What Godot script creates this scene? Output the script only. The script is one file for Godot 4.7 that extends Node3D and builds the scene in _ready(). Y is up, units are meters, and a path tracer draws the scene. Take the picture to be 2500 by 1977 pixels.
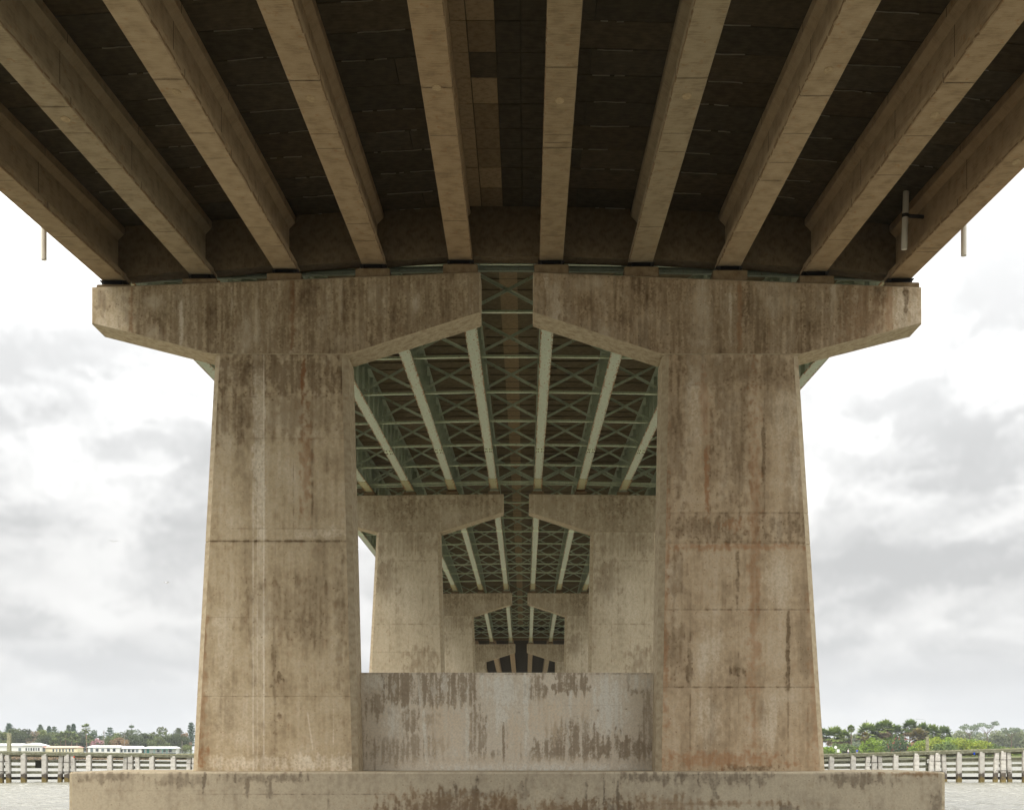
extends Node3D

# ---------------------------------------------------------------- measures (metres, camera looks along -z, water at y = 0)
const GIRDER_X := [-10.96, -8.52, -6.18, -3.72, -1.29, 1.24, 3.74, 6.20, 8.60, 10.97]
const GIRDER_Y := [15.17, 15.34, 15.49, 15.62, 15.74, 15.73, 15.67, 15.57, 15.42, 15.23]
const SPLAY := [0.098, 0.098, 0.081, 0.072, 0.018, 0.0, 0.057, 0.070, 0.090, 0.087]   # the deck widens towards the near end
const GIRDER_H := 1.55
const Z_PIER := -35.4
const Z_END := -36.0

var M := {}
var used := {}
var rng := RandomNumberGenerator.new()


func _ready() -> void:
	rng.seed = 41
	var cam := Camera3D.new()
	cam.name = "camera"
	cam.projection = Camera3D.PROJECTION_FRUSTUM
	cam.near = 0.1
	cam.far = 9000.0
	cam.size = 0.1 * 1977.0 / 3125.0
	cam.frustum_offset = Vector2(-32.0 / 3125.0 * 0.1, (1840.0 - 988.5) / 3125.0 * 0.1)
	cam.position = Vector3(0.51, 2.0, 0)
	add_child(cam)
	cam.current = true
	var we := WorldEnvironment.new()
	we.name = "world_environment"
	var env := Environment.new()
	env.background_mode = Environment.BG_SKY
	var sky := Sky.new()
	var pano := PanoramaSkyMaterial.new()
	pano.panorama = sky_picture()
	sky.sky_material = pano
	env.sky = sky
	env.background_energy_multiplier = 1.0
	env.tonemap_mode = Environment.TONE_MAPPER_LINEAR
	env.tonemap_exposure = 1.72
	env.fog_enabled = true
	env.fog_density = 0.0002
	env.fog_light_color = Color(0.90, 0.92, 0.94)
	env.sdfgi_enabled = true
	env.ssao_enabled = true
	env.ssil_enabled = true
	we.environment = env
	add_child(we)
	var sun := DirectionalLight3D.new()
	sun.name = "sun"
	sun.light_energy = 0.4
	sun.light_angular_distance = 30.0
	sun.light_color = Color(1.0, 0.96, 0.9)
	sun.shadow_enabled = true
	sun.rotation_degrees = Vector3(-52, -38, 0)
	add_child(sun)
	make_materials()
	build_water()
	build_shores()
	build_bridge()
	build_fender()
	build_left_shore()
	build_right_shore()
	build_birds()


# ---------------------------------------------------------------- naming
func numbered(called: String) -> String:
	var n: int = used.get(called, 0)
	used[called] = n + 1
	return called if n == 0 else "%s_%03d" % [called, n]


func tag(o: Node, label := "", category := "", group := "") -> Node:
	if label: o.set_meta("label", label)
	if category: o.set_meta("category", category)
	if group: o.set_meta("group", group)
	return o


func thing(called: String, label: String, category: String, at := Vector3.ZERO, turn := 0.0, group := "") -> Node3D:
	var o := Node3D.new()
	o.name = numbered(called)
	o.position = at
	o.rotation.y = turn
	add_child(o)
	tag(o, label, category, group)
	return o


func part(called: String, mesh: Mesh, mat: Material, parent: Node, at := Vector3.ZERO) -> MeshInstance3D:
	var o := MeshInstance3D.new()
	o.mesh = mesh
	o.position = at
	if mat: o.material_override = mat
	if parent == self:
		o.name = numbered(called)
	else:
		var key := "%d/%s" % [parent.get_instance_id(), called]
		var n: int = used.get(key, 0)
		used[key] = n + 1
		o.name = called if n == 0 else "%s_%03d" % [called, n]
	parent.add_child(o)
	return o


func group_part(called: String, parent: Node, at := Vector3.ZERO) -> Node3D:
	var o := Node3D.new()
	o.position = at
	var key := "%d/%s" % [parent.get_instance_id(), called]
	var n: int = used.get(key, 0)
	used[key] = n + 1
	o.name = called if n == 0 else "%s_%03d" % [called, n]
	parent.add_child(o)
	return o


# ---------------------------------------------------------------- shapes
func begin() -> SurfaceTool:
	var st := SurfaceTool.new()
	st.begin(Mesh.PRIMITIVE_TRIANGLES)
	return st


func v3(st: SurfaceTool, p: Vector3, n: Vector3, uv := Vector2.ZERO) -> void:
	st.set_normal(n)
	st.set_uv(uv)
	st.add_vertex(p)


func tri(st: SurfaceTool, a: Vector3, b: Vector3, c: Vector3, ua := Vector2.ZERO, ub := Vector2.ZERO, uc := Vector2.ZERO) -> void:
	var n := (b - a).cross(c - a).normalized()
	v3(st, a, n, ua)
	v3(st, c, n, uc)
	v3(st, b, n, ub)


func quad(st: SurfaceTool, a: Vector3, b: Vector3, c: Vector3, d: Vector3, ua := Vector2.ZERO, ub := Vector2.ZERO, uc := Vector2.ZERO, ud := Vector2.ZERO) -> void:
	var n := (c - a).cross(d - b).normalized()
	v3(st, a, n, ua)
	v3(st, c, n, uc)
	v3(st, b, n, ub)
	v3(st, a, n, ua)
	v3(st, d, n, ud)
	v3(st, c, n, uc)


func box(st: SurfaceTool, c: Vector3, s: Vector3, b := Basis()) -> void:
	var x := b.x * s.x * 0.5
	var y := b.y * s.y * 0.5
	var z := b.z * s.z * 0.5
	quad(st, c - x - y + z, c + x - y + z, c + x + y + z, c - x + y + z)
	quad(st, c + x - y - z, c - x - y - z, c - x + y - z, c + x + y - z)
	quad(st, c + x - y + z, c + x - y - z, c + x + y - z, c + x + y + z)
	quad(st, c - x - y - z, c - x - y + z, c - x + y + z, c - x + y - z)
	quad(st, c - x + y + z, c + x + y + z, c + x + y - z, c - x + y - z)
	quad(st, c - x - y - z, c + x - y - z, c + x - y + z, c - x - y + z)


func bevel_box(st: SurfaceTool, c: Vector3, s: Vector3, b: float) -> void:
	# a box whose vertical profile is chamfered all round: lofted octagons
	var h := s * 0.5
	var rings := []
	for lv in [[-h.y, b], [-h.y + b, 0.0], [h.y - b, 0.0], [h.y, b]]:
		rings.append(octagon(c.x - h.x + lv[1], c.x + h.x - lv[1], c.z + h.z - lv[1], c.z - h.z + lv[1], b, c.y + lv[0]))
	loft(st, rings)


func octagon(x0: float, x1: float, zf: float, zb: float, c: float, y: float) -> PackedVector3Array:
	# starts at the front face, left to right; then round counter-clockwise seen from above
	return PackedVector3Array([Vector3(x0 + c, y, zf), Vector3(x1 - c, y, zf), Vector3(x1, y, zf - c), Vector3(x1, y, zb + c), Vector3(x1 - c, y, zb), Vector3(x0 + c, y, zb), Vector3(x0, y, zb + c), Vector3(x0, y, zf - c)])


func loft(st: SurfaceTool, rings: Array, front: SurfaceTool = null, rect := Rect2(), cap_top := true, cap_bottom := true) -> void:
	var n: int = rings[0].size()
	for k in rings.size() - 1:
		var a: PackedVector3Array = rings[k]
		var b: PackedVector3Array = rings[k + 1]
		for i in n:
			var j := (i + 1) % n
			if front != null and i == 0:
				quad(front, a[i], a[j], b[j], b[i], uv_of(a[i], rect), uv_of(a[j], rect), uv_of(b[j], rect), uv_of(b[i], rect))
			else:
				quad(st, a[i], a[j], b[j], b[i])
	if cap_top:
		var t: PackedVector3Array = rings[-1]
		for i in range(1, n - 1):
			tri(st, t[0], t[i], t[i + 1])
	if cap_bottom:
		var t: PackedVector3Array = rings[0]
		for i in range(1, n - 1):
			tri(st, t[0], t[i + 1], t[i])


func uv_of(p: Vector3, r: Rect2) -> Vector2:
	return Vector2((p.x - r.position.x) / r.size.x, 1.0 - (p.y - r.position.y) / r.size.y)


func inset(poly: PackedVector2Array, d: float) -> PackedVector2Array:
	var out := PackedVector2Array()
	var n := poly.size()
	for i in n:
		var e0 := (poly[i] - poly[(i + n - 1) % n]).normalized()
		var e1 := (poly[(i + 1) % n] - poly[i]).normalized()
		var n0 := Vector2(-e0.y, e0.x)
		var n1 := Vector2(-e1.y, e1.x)
		var m := (n0 + n1).normalized()
		out.append(poly[i] + m * d / maxf(0.3, m.dot(n0)))
	return out


func flat_cap(st: SurfaceTool, poly: PackedVector2Array, z: float, towards: float, rect := Rect2(0, 0, 1, 1)) -> void:
	var idx := Geometry2D.triangulate_polygon(poly)
	for k in range(0, idx.size(), 3):
		var a := Vector3(poly[idx[k]].x, poly[idx[k]].y, z)
		var b := Vector3(poly[idx[k + 1]].x, poly[idx[k + 1]].y, z)
		var c := Vector3(poly[idx[k + 2]].x, poly[idx[k + 2]].y, z)
		if ((b - a).cross(c - a)).z * towards < 0:
			var t := b
			b = c
			c = t
		tri(st, a, b, c, uv_of(a, rect), uv_of(b, rect), uv_of(c, rect))


func slab(front: SurfaceTool, rest: SurfaceTool, poly: PackedVector2Array, zf: float, zb: float, bevel: float, rect: Rect2) -> void:
	# an extruded polygon (counter-clockwise seen from the camera) with chamfered front and back edges
	var inner := inset(poly, bevel)
	flat_cap(front, inner, zf, 1.0, rect)
	flat_cap(rest, inner, zb, -1.0, rect)
	var n := poly.size()
	for i in n:
		var j := (i + 1) % n
		band(rest, inner[i], inner[j], zf, poly[i], poly[j], zf - bevel)
		band(rest, poly[i], poly[j], zf - bevel, poly[i], poly[j], zb + bevel)
		band(rest, poly[i], poly[j], zb + bevel, inner[i], inner[j], zb)


func band(st: SurfaceTool, a: Vector2, b: Vector2, z0: float, c: Vector2, d: Vector2, z1: float) -> void:
	quad(st, Vector3(a.x, a.y, z0), Vector3(c.x, c.y, z1), Vector3(d.x, d.y, z1), Vector3(b.x, b.y, z0))


func sweep(st: SurfaceTool, prof: PackedVector2Array, a: Vector3, b: Vector3, caps := true, prof_b := PackedVector2Array()) -> void:
	# from the near end a to the far end b (along -z)
	if prof_b.is_empty(): prof_b = prof
	var n := prof.size()
	for i in n:
		var j := (i + 1) % n
		var pa := Vector3(prof[i].x, prof[i].y, 0) + a
		var pb := Vector3(prof_b[i].x, prof_b[i].y, 0) + b
		var pc := Vector3(prof_b[j].x, prof_b[j].y, 0) + b
		var pd := Vector3(prof[j].x, prof[j].y, 0) + a
		var l := a.distance_to(b)
		quad(st, pa, pb, pc, pd, Vector2(0, 0), Vector2(0, l), Vector2(1, l), Vector2(1, 0))
	if caps:
		var moved := PackedVector2Array()
		for p in prof: moved.append(p + Vector2(a.x, a.y))
		flat_cap(st, moved, a.z, 1.0)
		moved = PackedVector2Array()
		for p in prof_b: moved.append(p + Vector2(b.x, b.y))
		flat_cap(st, moved, b.z, -1.0)


func bar(st: SurfaceTool, a: Vector3, b: Vector3, w: float, h: float, up := Vector3.UP) -> void:
	var d := (b - a).normalized()
	var x := d.cross(up).normalized()
	if x.length() < 0.1: x = Vector3.RIGHT
	var y := x.cross(d).normalized()
	box(st, (a + b) * 0.5, Vector3(w, h, a.distance_to(b)), Basis(x, y, -d))


func tube(st: SurfaceTool, pts: Array, radii: Array, sides := 8, closed := true) -> void:
	var rings := []
	for k in pts.size():
		var p: Vector3 = pts[k]
		var d: Vector3 = (pts[mini(k + 1, pts.size() - 1)] - pts[maxi(k - 1, 0)]).normalized()
		var ref := Vector3.RIGHT if absf(d.x) < 0.8 else Vector3.FORWARD
		var x := ref.cross(d).normalized()
		var y := d.cross(x).normalized()
		var ring := []
		for s in sides:
			var t := TAU * s / sides
			var nn := x * cos(t) + y * sin(t)
			ring.append([p + nn * radii[k], nn])
		rings.append(ring)
	for k in rings.size() - 1:
		for s in sides:
			var e := (s + 1) % sides
			var a = rings[k][s]
			var b = rings[k][e]
			var c = rings[k + 1][e]
			var d = rings[k + 1][s]
			for q in [a, c, b, a, d, c]:
				v3(st, q[0], q[1])
	if closed:
		for s in range(1, sides - 1):
			tri(st, rings[0][0][0], rings[0][s + 1][0], rings[0][s][0])
			tri(st, rings[-1][0][0], rings[-1][s][0], rings[-1][s + 1][0])


func two(front: SurfaceTool, fm: Material, rest: SurfaceTool, rm: Material) -> ArrayMesh:
	front.generate_tangents()
	var m := front.commit()
	m.surface_set_material(0, fm)
	rest.commit(m)
	m.surface_set_material(1, rm)
	return m


# ---------------------------------------------------------------- pictures
func noise_bytes(w: int, h: int, sx: float, sy: float, seed_: int, octaves := 4) -> PackedByteArray:
	# fractal noise whose grains are sx by sy pixels
	var n := FastNoiseLite.new()
	n.seed = seed_
	n.noise_type = FastNoiseLite.TYPE_SIMPLEX_SMOOTH
	n.frequency = 0.12
	n.fractal_octaves = octaves
	var iw := maxi(4, int(w * minf(1.0, 8.0 / sx)))
	var ih := maxi(4, int(h * minf(1.0, 8.0 / sy)))
	var im := n.get_image(iw, ih, false, false, true)
	if iw != w or ih != h:
		im.resize(w, h, Image.INTERPOLATE_CUBIC)
	im.convert(Image.FORMAT_L8)
	return im.get_data()


func tile_bytes(size: int, freq: float, seed_: int, octaves := 5, stretch_x := 1, stretch_y := 1) -> PackedByteArray:
	var n := FastNoiseLite.new()
	n.seed = seed_
	n.noise_type = FastNoiseLite.TYPE_SIMPLEX_SMOOTH
	n.frequency = freq
	n.fractal_octaves = octaves
	var im := n.get_seamless_image(size / stretch_x, size / stretch_y, false, false, 0.15, true)
	im.resize(size, size, Image.INTERPOLATE_CUBIC)
	im.convert(Image.FORMAT_L8)
	return im.get_data()


func face_picture(w: int, h: int, seed_: int, pal: Dictionary, marks: Array) -> Array:
	# concrete face: blotches, board streaks, pits, then stains and painted column-top shade with ragged edges. Returns [albedo, normal]
	var blotch := noise_bytes(w, h, 90, 90, seed_)
	var streak := noise_bytes(w, h, 14, 300, seed_ + 1, 5)
	var hair := noise_bytes(w, h, 3, 120, seed_ + 6, 2)
	var streak2 := noise_bytes(w, h, 62, 500, seed_ + 2, 4)
	var grain := noise_bytes(w, h, 3, 4, seed_ + 3, 3)
	var rag := noise_bytes(w, h, 16, 30, seed_ + 4, 5)
	var board := noise_bytes(w, h, 70, 5, seed_ + 5, 3)
	var d := PackedFloat32Array()
	var p := PackedFloat32Array()
	var r := PackedFloat32Array()
	d.resize(w * h)
	p.resize(w * h)
	r.resize(w * h)
	var rough: float = pal.get("speckle", 0.5)
	var warp := noise_bytes(w, h, 26, 40, seed_ + 7, 4)
	var warp2 := noise_bytes(w, h, 18, 60, seed_ + 8, 4)
	var mottle := noise_bytes(w, h, 14, 18, seed_ + 9, 5)
	var wx: float = pal.get("warp", 9.0)
	var drip: float = pal.get("drip", 300.0)
	var feather: float = pal.get("feather", 0.55)
	var sharp: float = pal.get("sharp", 1.5)
	for m in marks:
		var kind: String = m[0]
		var u0: float = m[1] * w
		var v0: float = m[2] * h
		var u1: float = m[3] * w
		var v1: float = m[4] * h
		var amount: float = m[5]
		var fu: float = (m[6] if m.size() > 6 else feather) * (u1 - u0) + 1.0
		var fv: float = (m[7] if m.size() > 7 else feather) * (v1 - v0) + 1.0
		var lean: float = (m[8] if m.size() > 8 else 0.0) * w
		var thin := kind == "line" or kind == "chalk"
		var wm := minf(wx, (u1 - u0) * 0.3)
		var wv := minf(wx, (v1 - v0) * 0.3)
		for y in range(maxi(0, int(v0 - fv - wx)), mini(h, int(v1 + fv + wx) + 1)):
			var ev := clampf(minf(y - v0 + fv * 0.5, v1 - y + fv * 0.5) / fv, 0.0, 1.0)
			var sh := lean * (y - v0) / maxf(1.0, v1 - v0)
			for x in range(maxi(0, int(u0 - fu + sh - wx)), mini(w, int(u1 + fu + sh + wx) + 1)):
				var xw := x + (warp[y * w + x] - 128) / 128.0 * wm * (0.0 if thin else 1.0)
				var eu := clampf(minf(xw - sh - u0 + fu * 0.5, u1 - xw + sh + fu * 0.5) / fu, 0.0, 1.0)
				var i := y * w + x
				var e := eu * (ev if thin else clampf(minf(y + (warp2[i] - 128) / 128.0 * wv - v0 + fv * 0.5, v1 - y - (warp2[i] - 128) / 128.0 * wv + fv * 0.5) / fv, 0.0, 1.0))
				var t: float
				if thin:
					t = e * clampf((rag[i] - 70) / 110.0, 0.15, 1.0)
				else:
					t = clampf((e + (rag[i] - 128) / 150.0 * (1.0 - absf(2.0 * e - 1.0) * 0.55) + (grain[i] - 128) / 255.0 * rough + (streak[i] - 128) / drip - 0.35) * sharp, 0.0, 1.0) * minf(1.0, e * 4.0)
				t *= amount
				if kind == "chalk":
					p[i] = maxf(p[i], e * amount * clampf((rag[i] - 20) / 90.0, 0.45, 1.0)); d[i] *= 1.0 - e * 0.8
				elif kind == "pale": p[i] = maxf(p[i], t); d[i] *= 1.0 - t * 0.8
				elif kind == "rust": r[i] = maxf(r[i], t)
				else: d[i] = maxf(d[i], t)
	var base: Color = pal.base
	var dark: Color = pal.dark
	var pale: Color = pal.pale
	var rust: Color = pal.rust
	var kb: float = pal.get("blotch", 0.5)
	var ks: float = pal.get("streak", 0.5)
	var kh: float = pal.get("board", 0.25)
	var bytes := PackedByteArray()
	bytes.resize(w * h * 3)
	var high := PackedByteArray()
	high.resize(w * h)
	for i in w * h:
		var quiet := clampf((rag[i] - 60) / 140.0, 0.1, 1.0)
		var a := ((streak[i] - 128) / 128.0 * 0.75 + (hair[i] - 128) / 128.0 * 0.9) * ks * quiet + (streak2[i] - 128) / 128.0 * ks + (blotch[i] - 128) / 128.0 * kb + (board[i] - 128) / 128.0 * kh
		var g := (grain[i] - 128) / 128.0
		a += (mottle[i] - 128) / 128.0 * 0.38
		var dd := clampf(d[i] + maxf(0.0, a * 0.36 + g * 0.06), 0.0, 1.0)
		if grain[i] > 186: dd = minf(1.0, dd + (grain[i] - 186) / 110.0)
		var pp := clampf(p[i] + maxf(0.0, -a * 0.40 - g * 0.06), 0.0, 1.0)
		var c := base.lerp(pale, pp).lerp(dark, dd).lerp(rust, clampf(r[i] + maxf(0.0, (rag[i] - 150) / 255.0) * 0.35, 0.0, 1.0))
		var k := 1.0 + g * 0.07
		bytes[i * 3] = int(clampf(c.r * k, 0, 1) * 255)
		bytes[i * 3 + 1] = int(clampf(c.g * k, 0, 1) * 255)
		bytes[i * 3 + 2] = int(clampf(c.b * k, 0, 1) * 255)
		high[i] = int(clampf(128 + g * 30 + (mottle[i] - 128) * 0.25 + (board[i] - 128) * 0.1 - dd * 20, 0, 255))
	var im := Image.create_from_data(w, h, false, Image.FORMAT_RGB8, bytes)
	var hm := Image.create_from_data(w, h, false, Image.FORMAT_L8, high)
	hm.convert(Image.FORMAT_RGBA8)
	hm.bump_map_to_normal_map(2.0)
	return [ImageTexture.create_from_image(im), ImageTexture.create_from_image(hm)]


func face_material(pics: Array) -> StandardMaterial3D:
	var m := StandardMaterial3D.new()
	m.albedo_texture = pics[0]
	m.normal_enabled = true
	m.normal_texture = pics[1]
	m.normal_scale = 0.35
	m.roughness = 0.92
	m.metallic_specular = 0.25
	m.texture_repeat = false
	return m


func tile_picture(size: int, seed_: int, base: Color, dark: Color, pale: Color, rust: Color, ks: float, sx: int, sy: int, rust_from := 170, kb := 0.5, fine := 0.05) -> Array:
	var a := tile_bytes(size, 0.012, seed_)
	var b := tile_bytes(size, fine, seed_ + 1, 4, sx, sy)
	var g := tile_bytes(size, 0.22, seed_ + 2, 3)
	var q := tile_bytes(size, 0.02, seed_ + 3, 5)
	var bytes := PackedByteArray()
	bytes.resize(size * size * 3)
	var high := PackedByteArray()
	high.resize(size * size)
	for i in size * size:
		var t := (a[i] - 128) / 128.0 * kb + (b[i] - 128) / 128.0 * ks
		var gg := (g[i] - 128) / 128.0
		var c := base.lerp(dark, clampf(t + gg * 0.12, 0, 1)).lerp(pale, clampf(-t - gg * 0.12, 0, 1)).lerp(rust, clampf((q[i] - rust_from + gg * 20) / 60.0, 0, 1) * 0.7)
		var k := 1.0 + gg * 0.06
		bytes[i * 3] = int(clampf(c.r * k, 0, 1) * 255)
		bytes[i * 3 + 1] = int(clampf(c.g * k, 0, 1) * 255)
		bytes[i * 3 + 2] = int(clampf(c.b * k, 0, 1) * 255)
		high[i] = int(clampf(128 + gg * 55 + (b[i] - 128) * 0.3, 0, 255))
	var im := Image.create_from_data(size, size, false, Image.FORMAT_RGB8, bytes)
	var hm := Image.create_from_data(size, size, false, Image.FORMAT_L8, high)
	hm.convert(Image.FORMAT_RGBA8)
	hm.bump_map_to_normal_map(2.0)
	return [ImageTexture.create_from_image(im), ImageTexture.create_from_image(hm)]


func tile_material(pics: Array, scale_m: float, tint := Color.WHITE, rough := 0.92, normal := 0.7) -> StandardMaterial3D:
	var m := StandardMaterial3D.new()
	m.albedo_texture = pics[0]
	m.albedo_color = tint
	m.normal_enabled = true
	m.normal_texture = pics[1]
	m.normal_scale = normal
	m.roughness = rough
	m.metallic_specular = 0.25
	m.uv1_triplanar = true
	m.uv1_world_triplanar = true
	m.uv1_triplanar_sharpness = 6.0
	m.uv1_scale = Vector3.ONE / scale_m
	return m


func plain(c: Color, rough := 0.8, spec := 0.3) -> StandardMaterial3D:
	var m := StandardMaterial3D.new()
	m.albedo_color = c
	m.roughness = rough
	m.metallic_specular = spec
	return m


func sky_picture() -> ImageTexture:
	var w := 2048
	var h := 1024
	var n := FastNoiseLite.new()
	n.seed = 7
	n.noise_type = FastNoiseLite.TYPE_SIMPLEX_SMOOTH
	n.frequency = 1.5
	n.fractal_octaves = 6
	n.fractal_gain = 0.57
	n.domain_warp_enabled = true
	n.domain_warp_amplitude = 0.8
	n.domain_warp_frequency = 0.5
	var n2 := FastNoiseLite.new()
	n2.seed = 19
	n2.noise_type = FastNoiseLite.TYPE_SIMPLEX_SMOOTH
	n2.frequency = 0.42
	n2.fractal_octaves = 2
	var n3 := FastNoiseLite.new()
	n3.seed = 77
	n3.noise_type = FastNoiseLite.TYPE_SIMPLEX_SMOOTH
	n3.frequency = 3.2
	n3.fractal_octaves = 4
	var data := PackedFloat32Array()
	data.resize(w * h * 3)
	for y in h:
		var el := PI * (0.5 - (y + 0.5) / h)
		var sy := sin(el)
		var cy := cos(el)
		for x in w:
			var i := (y * w + x) * 3
			if sy <= 0.0:
				data[i] = 0.30; data[i + 1] = 0.305; data[i + 2] = 0.305
				continue
			var az := ((x + 0.5) / w - 0.5) * TAU
			var k := 1.0 / (sy + 0.22)
			var px := sin(az) * cy * k
			var pz := -cos(az) * cy * k
			var c := n.get_noise_2d(px * 1.25, pz) * 0.85 + n2.get_noise_2d(px, pz) * 0.42
			# thick cloud base is grey, thin parts glow white
			var g := smoothstep(-0.42, 0.44, c + 0.09 - 0.32 * smoothstep(0.24, 0.42, sy))
			var lift := smoothstep(0.12, 0.46, sy)
			var high := smoothstep(0.34, 1.0, sy)
			var bright := lerpf(0.55, 1.50, lift) + 0.55 * high
			var grey := lerpf(0.365, 0.66, lift) + 0.95 * high
			var l := lerpf(bright, grey, g * lerpf(0.35, 1.0, smoothstep(0.0, 0.13, sy)))
			l *= 1.0 + n3.get_noise_2d(px * 1.2, pz) * 0.06
			var low := smoothstep(0.10, 0.0, sy)
			l = lerpf(l, 0.50, low * 0.7)
			var blue := clampf(g * 0.5 + low * 0.5, 0.0, 1.0)
			data[i] = l * lerpf(1.0, 0.965, blue)
			data[i + 1] = l * lerpf(0.998, 0.985, blue)
			data[i + 2] = l * lerpf(0.985, 1.005, blue)
	var im := Image.create_from_data(w, h, false, Image.FORMAT_RGBF, data.to_byte_array())
	return ImageTexture.create_from_image(im)


# ---------------------------------------------------------------- materials
func make_materials() -> void:
	var stone := tile_picture(768, 100, Color(0.65, 0.60, 0.50), Color(0.45, 0.39, 0.31), Color(0.75, 0.71, 0.62), Color(0.60, 0.48, 0.37), 0.2, 1, 3, 182)
	var beam := tile_picture(768, 120, Color(0.655, 0.585, 0.485), Color(0.47, 0.41, 0.33), Color(0.73, 0.67, 0.58), Color(0.60, 0.46, 0.33), 0.36, 12, 1, 182, 0.5, 0.16)
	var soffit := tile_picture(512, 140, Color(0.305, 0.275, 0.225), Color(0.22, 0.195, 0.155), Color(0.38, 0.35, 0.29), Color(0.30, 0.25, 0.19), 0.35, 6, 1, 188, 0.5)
	var steel := tile_picture(512, 160, Color(0.68, 0.71, 0.63), Color(0.58, 0.62, 0.54), Color(0.75, 0.77, 0.70), Color(0.48, 0.33, 0.19), 0.25, 1, 5, 186)
	var wood := tile_picture(512, 180, Color(0.45, 0.45, 0.38), Color(0.29, 0.30, 0.23), Color(0.56, 0.56, 0.51), Color(0.35, 0.31, 0.18), 0.6, 8, 1, 180)
	M.stone = tile_material(stone, 3.2)
	M.stone_pale = tile_material(stone, 2.3, Color(1.06, 1.05, 1.05))  # stone tinted lighter, so light caught on the column chamfers is in the colour
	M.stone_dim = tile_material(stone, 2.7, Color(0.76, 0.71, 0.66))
	M.beam = []
	for t in [Color(0.95, 0.92, 0.88), Color(0.88, 0.86, 0.82), Color(0.98, 0.96, 0.93), Color(0.94, 0.90, 0.85), Color(0.90, 0.90, 0.88)]:
		M.beam.append(tile_material(beam, 4.6, t, 0.92, 0.25))
	M.beam_dim = tile_material(beam, 2.9, Color(0.78, 0.72, 0.66))
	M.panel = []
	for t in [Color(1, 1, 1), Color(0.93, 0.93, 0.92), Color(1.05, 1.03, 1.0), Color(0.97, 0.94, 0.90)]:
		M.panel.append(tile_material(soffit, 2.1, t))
	M.panel_pale = tile_material(beam, 1.7, Color(0.92, 0.89, 0.84))
	M.panel_mid = tile_material(beam, 1.9, Color(0.76, 0.73, 0.68))
	M.slab_steel = tile_material(soffit, 2.1, Color(1.45, 1.42, 1.36))
	M.panel_ochre = tile_material(beam, 1.3, Color(0.66, 0.56, 0.44))
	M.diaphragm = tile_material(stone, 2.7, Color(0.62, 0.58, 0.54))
	M.flange_end = null
	M.lime = plain(Color(0.55, 0.52, 0.46), 0.9)
	M.seam = plain(Color(0.34, 0.29, 0.23), 0.95)
	M.plug = tile_material(beam, 0.9, Color(1.02, 1.0, 0.95))
	M.rubber = plain(Color(0.035, 0.033, 0.03), 0.6)
	M.steel = tile_material(steel, 2.4, Color.WHITE, 0.55, 0.3)
	M.steel_pale = tile_material(steel, 1.7, Color(1.15, 1.15, 1.12), 0.6, 0.3)
	M.steel_dull = tile_material(steel, 1.7, Color(0.72, 0.72, 0.70), 0.7, 0.3)
	M.rust = plain(Color(0.36, 0.22, 0.12), 0.95)
	M.pvc = plain(Color(0.78, 0.75, 0.69), 0.45)
	M.iron = plain(Color(0.24, 0.22, 0.20), 0.7)
	M.timber = tile_material(wood, 1.6, Color.WHITE, 0.9, 0.8)
	M.timber_wet = tile_material(wood, 1.6, Color(0.32, 0.31, 0.28), 0.5, 0.6)
	M.timber_pale = tile_material(wood, 1.3, Color(1.25, 1.24, 1.22), 0.9, 0.6)
	M.flange = flange_material(Color(0.69, 0.72, 0.64), Color(0.76, 0.78, 0.71), 0.10)
	M.flange_end = flange_material(Color(0.66, 0.64, 0.49), Color(0.71, 0.70, 0.57), 0.16)
	M.white = plain(Color(0.86, 0.86, 0.85), 0.6)
	M.cream = plain(Color(0.87, 0.83, 0.70), 0.7)
	M.roof_white = plain(Color(0.88, 0.88, 0.87), 0.5)
	M.roof_pink = plain(Color(0.83, 0.66, 0.60), 0.7)
	M.teal = plain(Color(0.30, 0.58, 0.56), 0.6)
	M.glass = plain(Color(0.10, 0.16, 0.17), 0.15, 0.6)
	M.pane_grey = plain(Color(0.42, 0.46, 0.47), 0.2, 0.6)
	M.bark = plain(Color(0.42, 0.36, 0.30), 0.95)
	M.bark_pale = plain(Color(0.62, 0.52, 0.44), 0.95)
	M.pole = plain(Color(0.48, 0.45, 0.41), 0.9)
	M.metal = plain(Color(0.62, 0.63, 0.63), 0.5)
	M.sign_white = plain(Color(0.88, 0.88, 0.86), 0.5)
	M.ink = plain(Color(0.08, 0.08, 0.09), 0.7)
	make_face_materials()


func flange_material(c0: Color, c1: Color, more: float) -> StandardMaterial3D:
	# painted flange: rust creeping in from both edges
	var w := 64
	var h := 1024
	var a := noise_bytes(w, h, 6, 14, 301, 4)
	var b := noise_bytes(w, h, 30, 60, 302, 4)
	var bytes := PackedByteArray()
	bytes.resize(w * h * 3)
	for y in h:
		for x in w:
			var i := y * w + x
			var u := (x + 0.5) / w
			var edge := 1.0 - minf(u, 1.0 - u) * 2.0
			var k := smoothstep(0.90, 1.05, edge + (a[i] - 128) / 300.0 + (b[i] - 128) / 500.0 + more)
			k = maxf(k, smoothstep(205, 235, b[i] * 0.7 + a[i] * 0.45))
			var c := c0.lerp(c1, b[i] / 255.0).lerp(Color(0.50, 0.31, 0.14), k * 0.85)
			bytes[i * 3] = int(c.r * 255)
			bytes[i * 3 + 1] = int(c.g * 255)
			bytes[i * 3 + 2] = int(c.b * 255)
	var m := plain(Color.WHITE, 0.6)
	m.albedo_texture = ImageTexture.create_from_image(Image.create_from_data(w, h, false, Image.FORMAT_RGB8, bytes))
	return m


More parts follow.
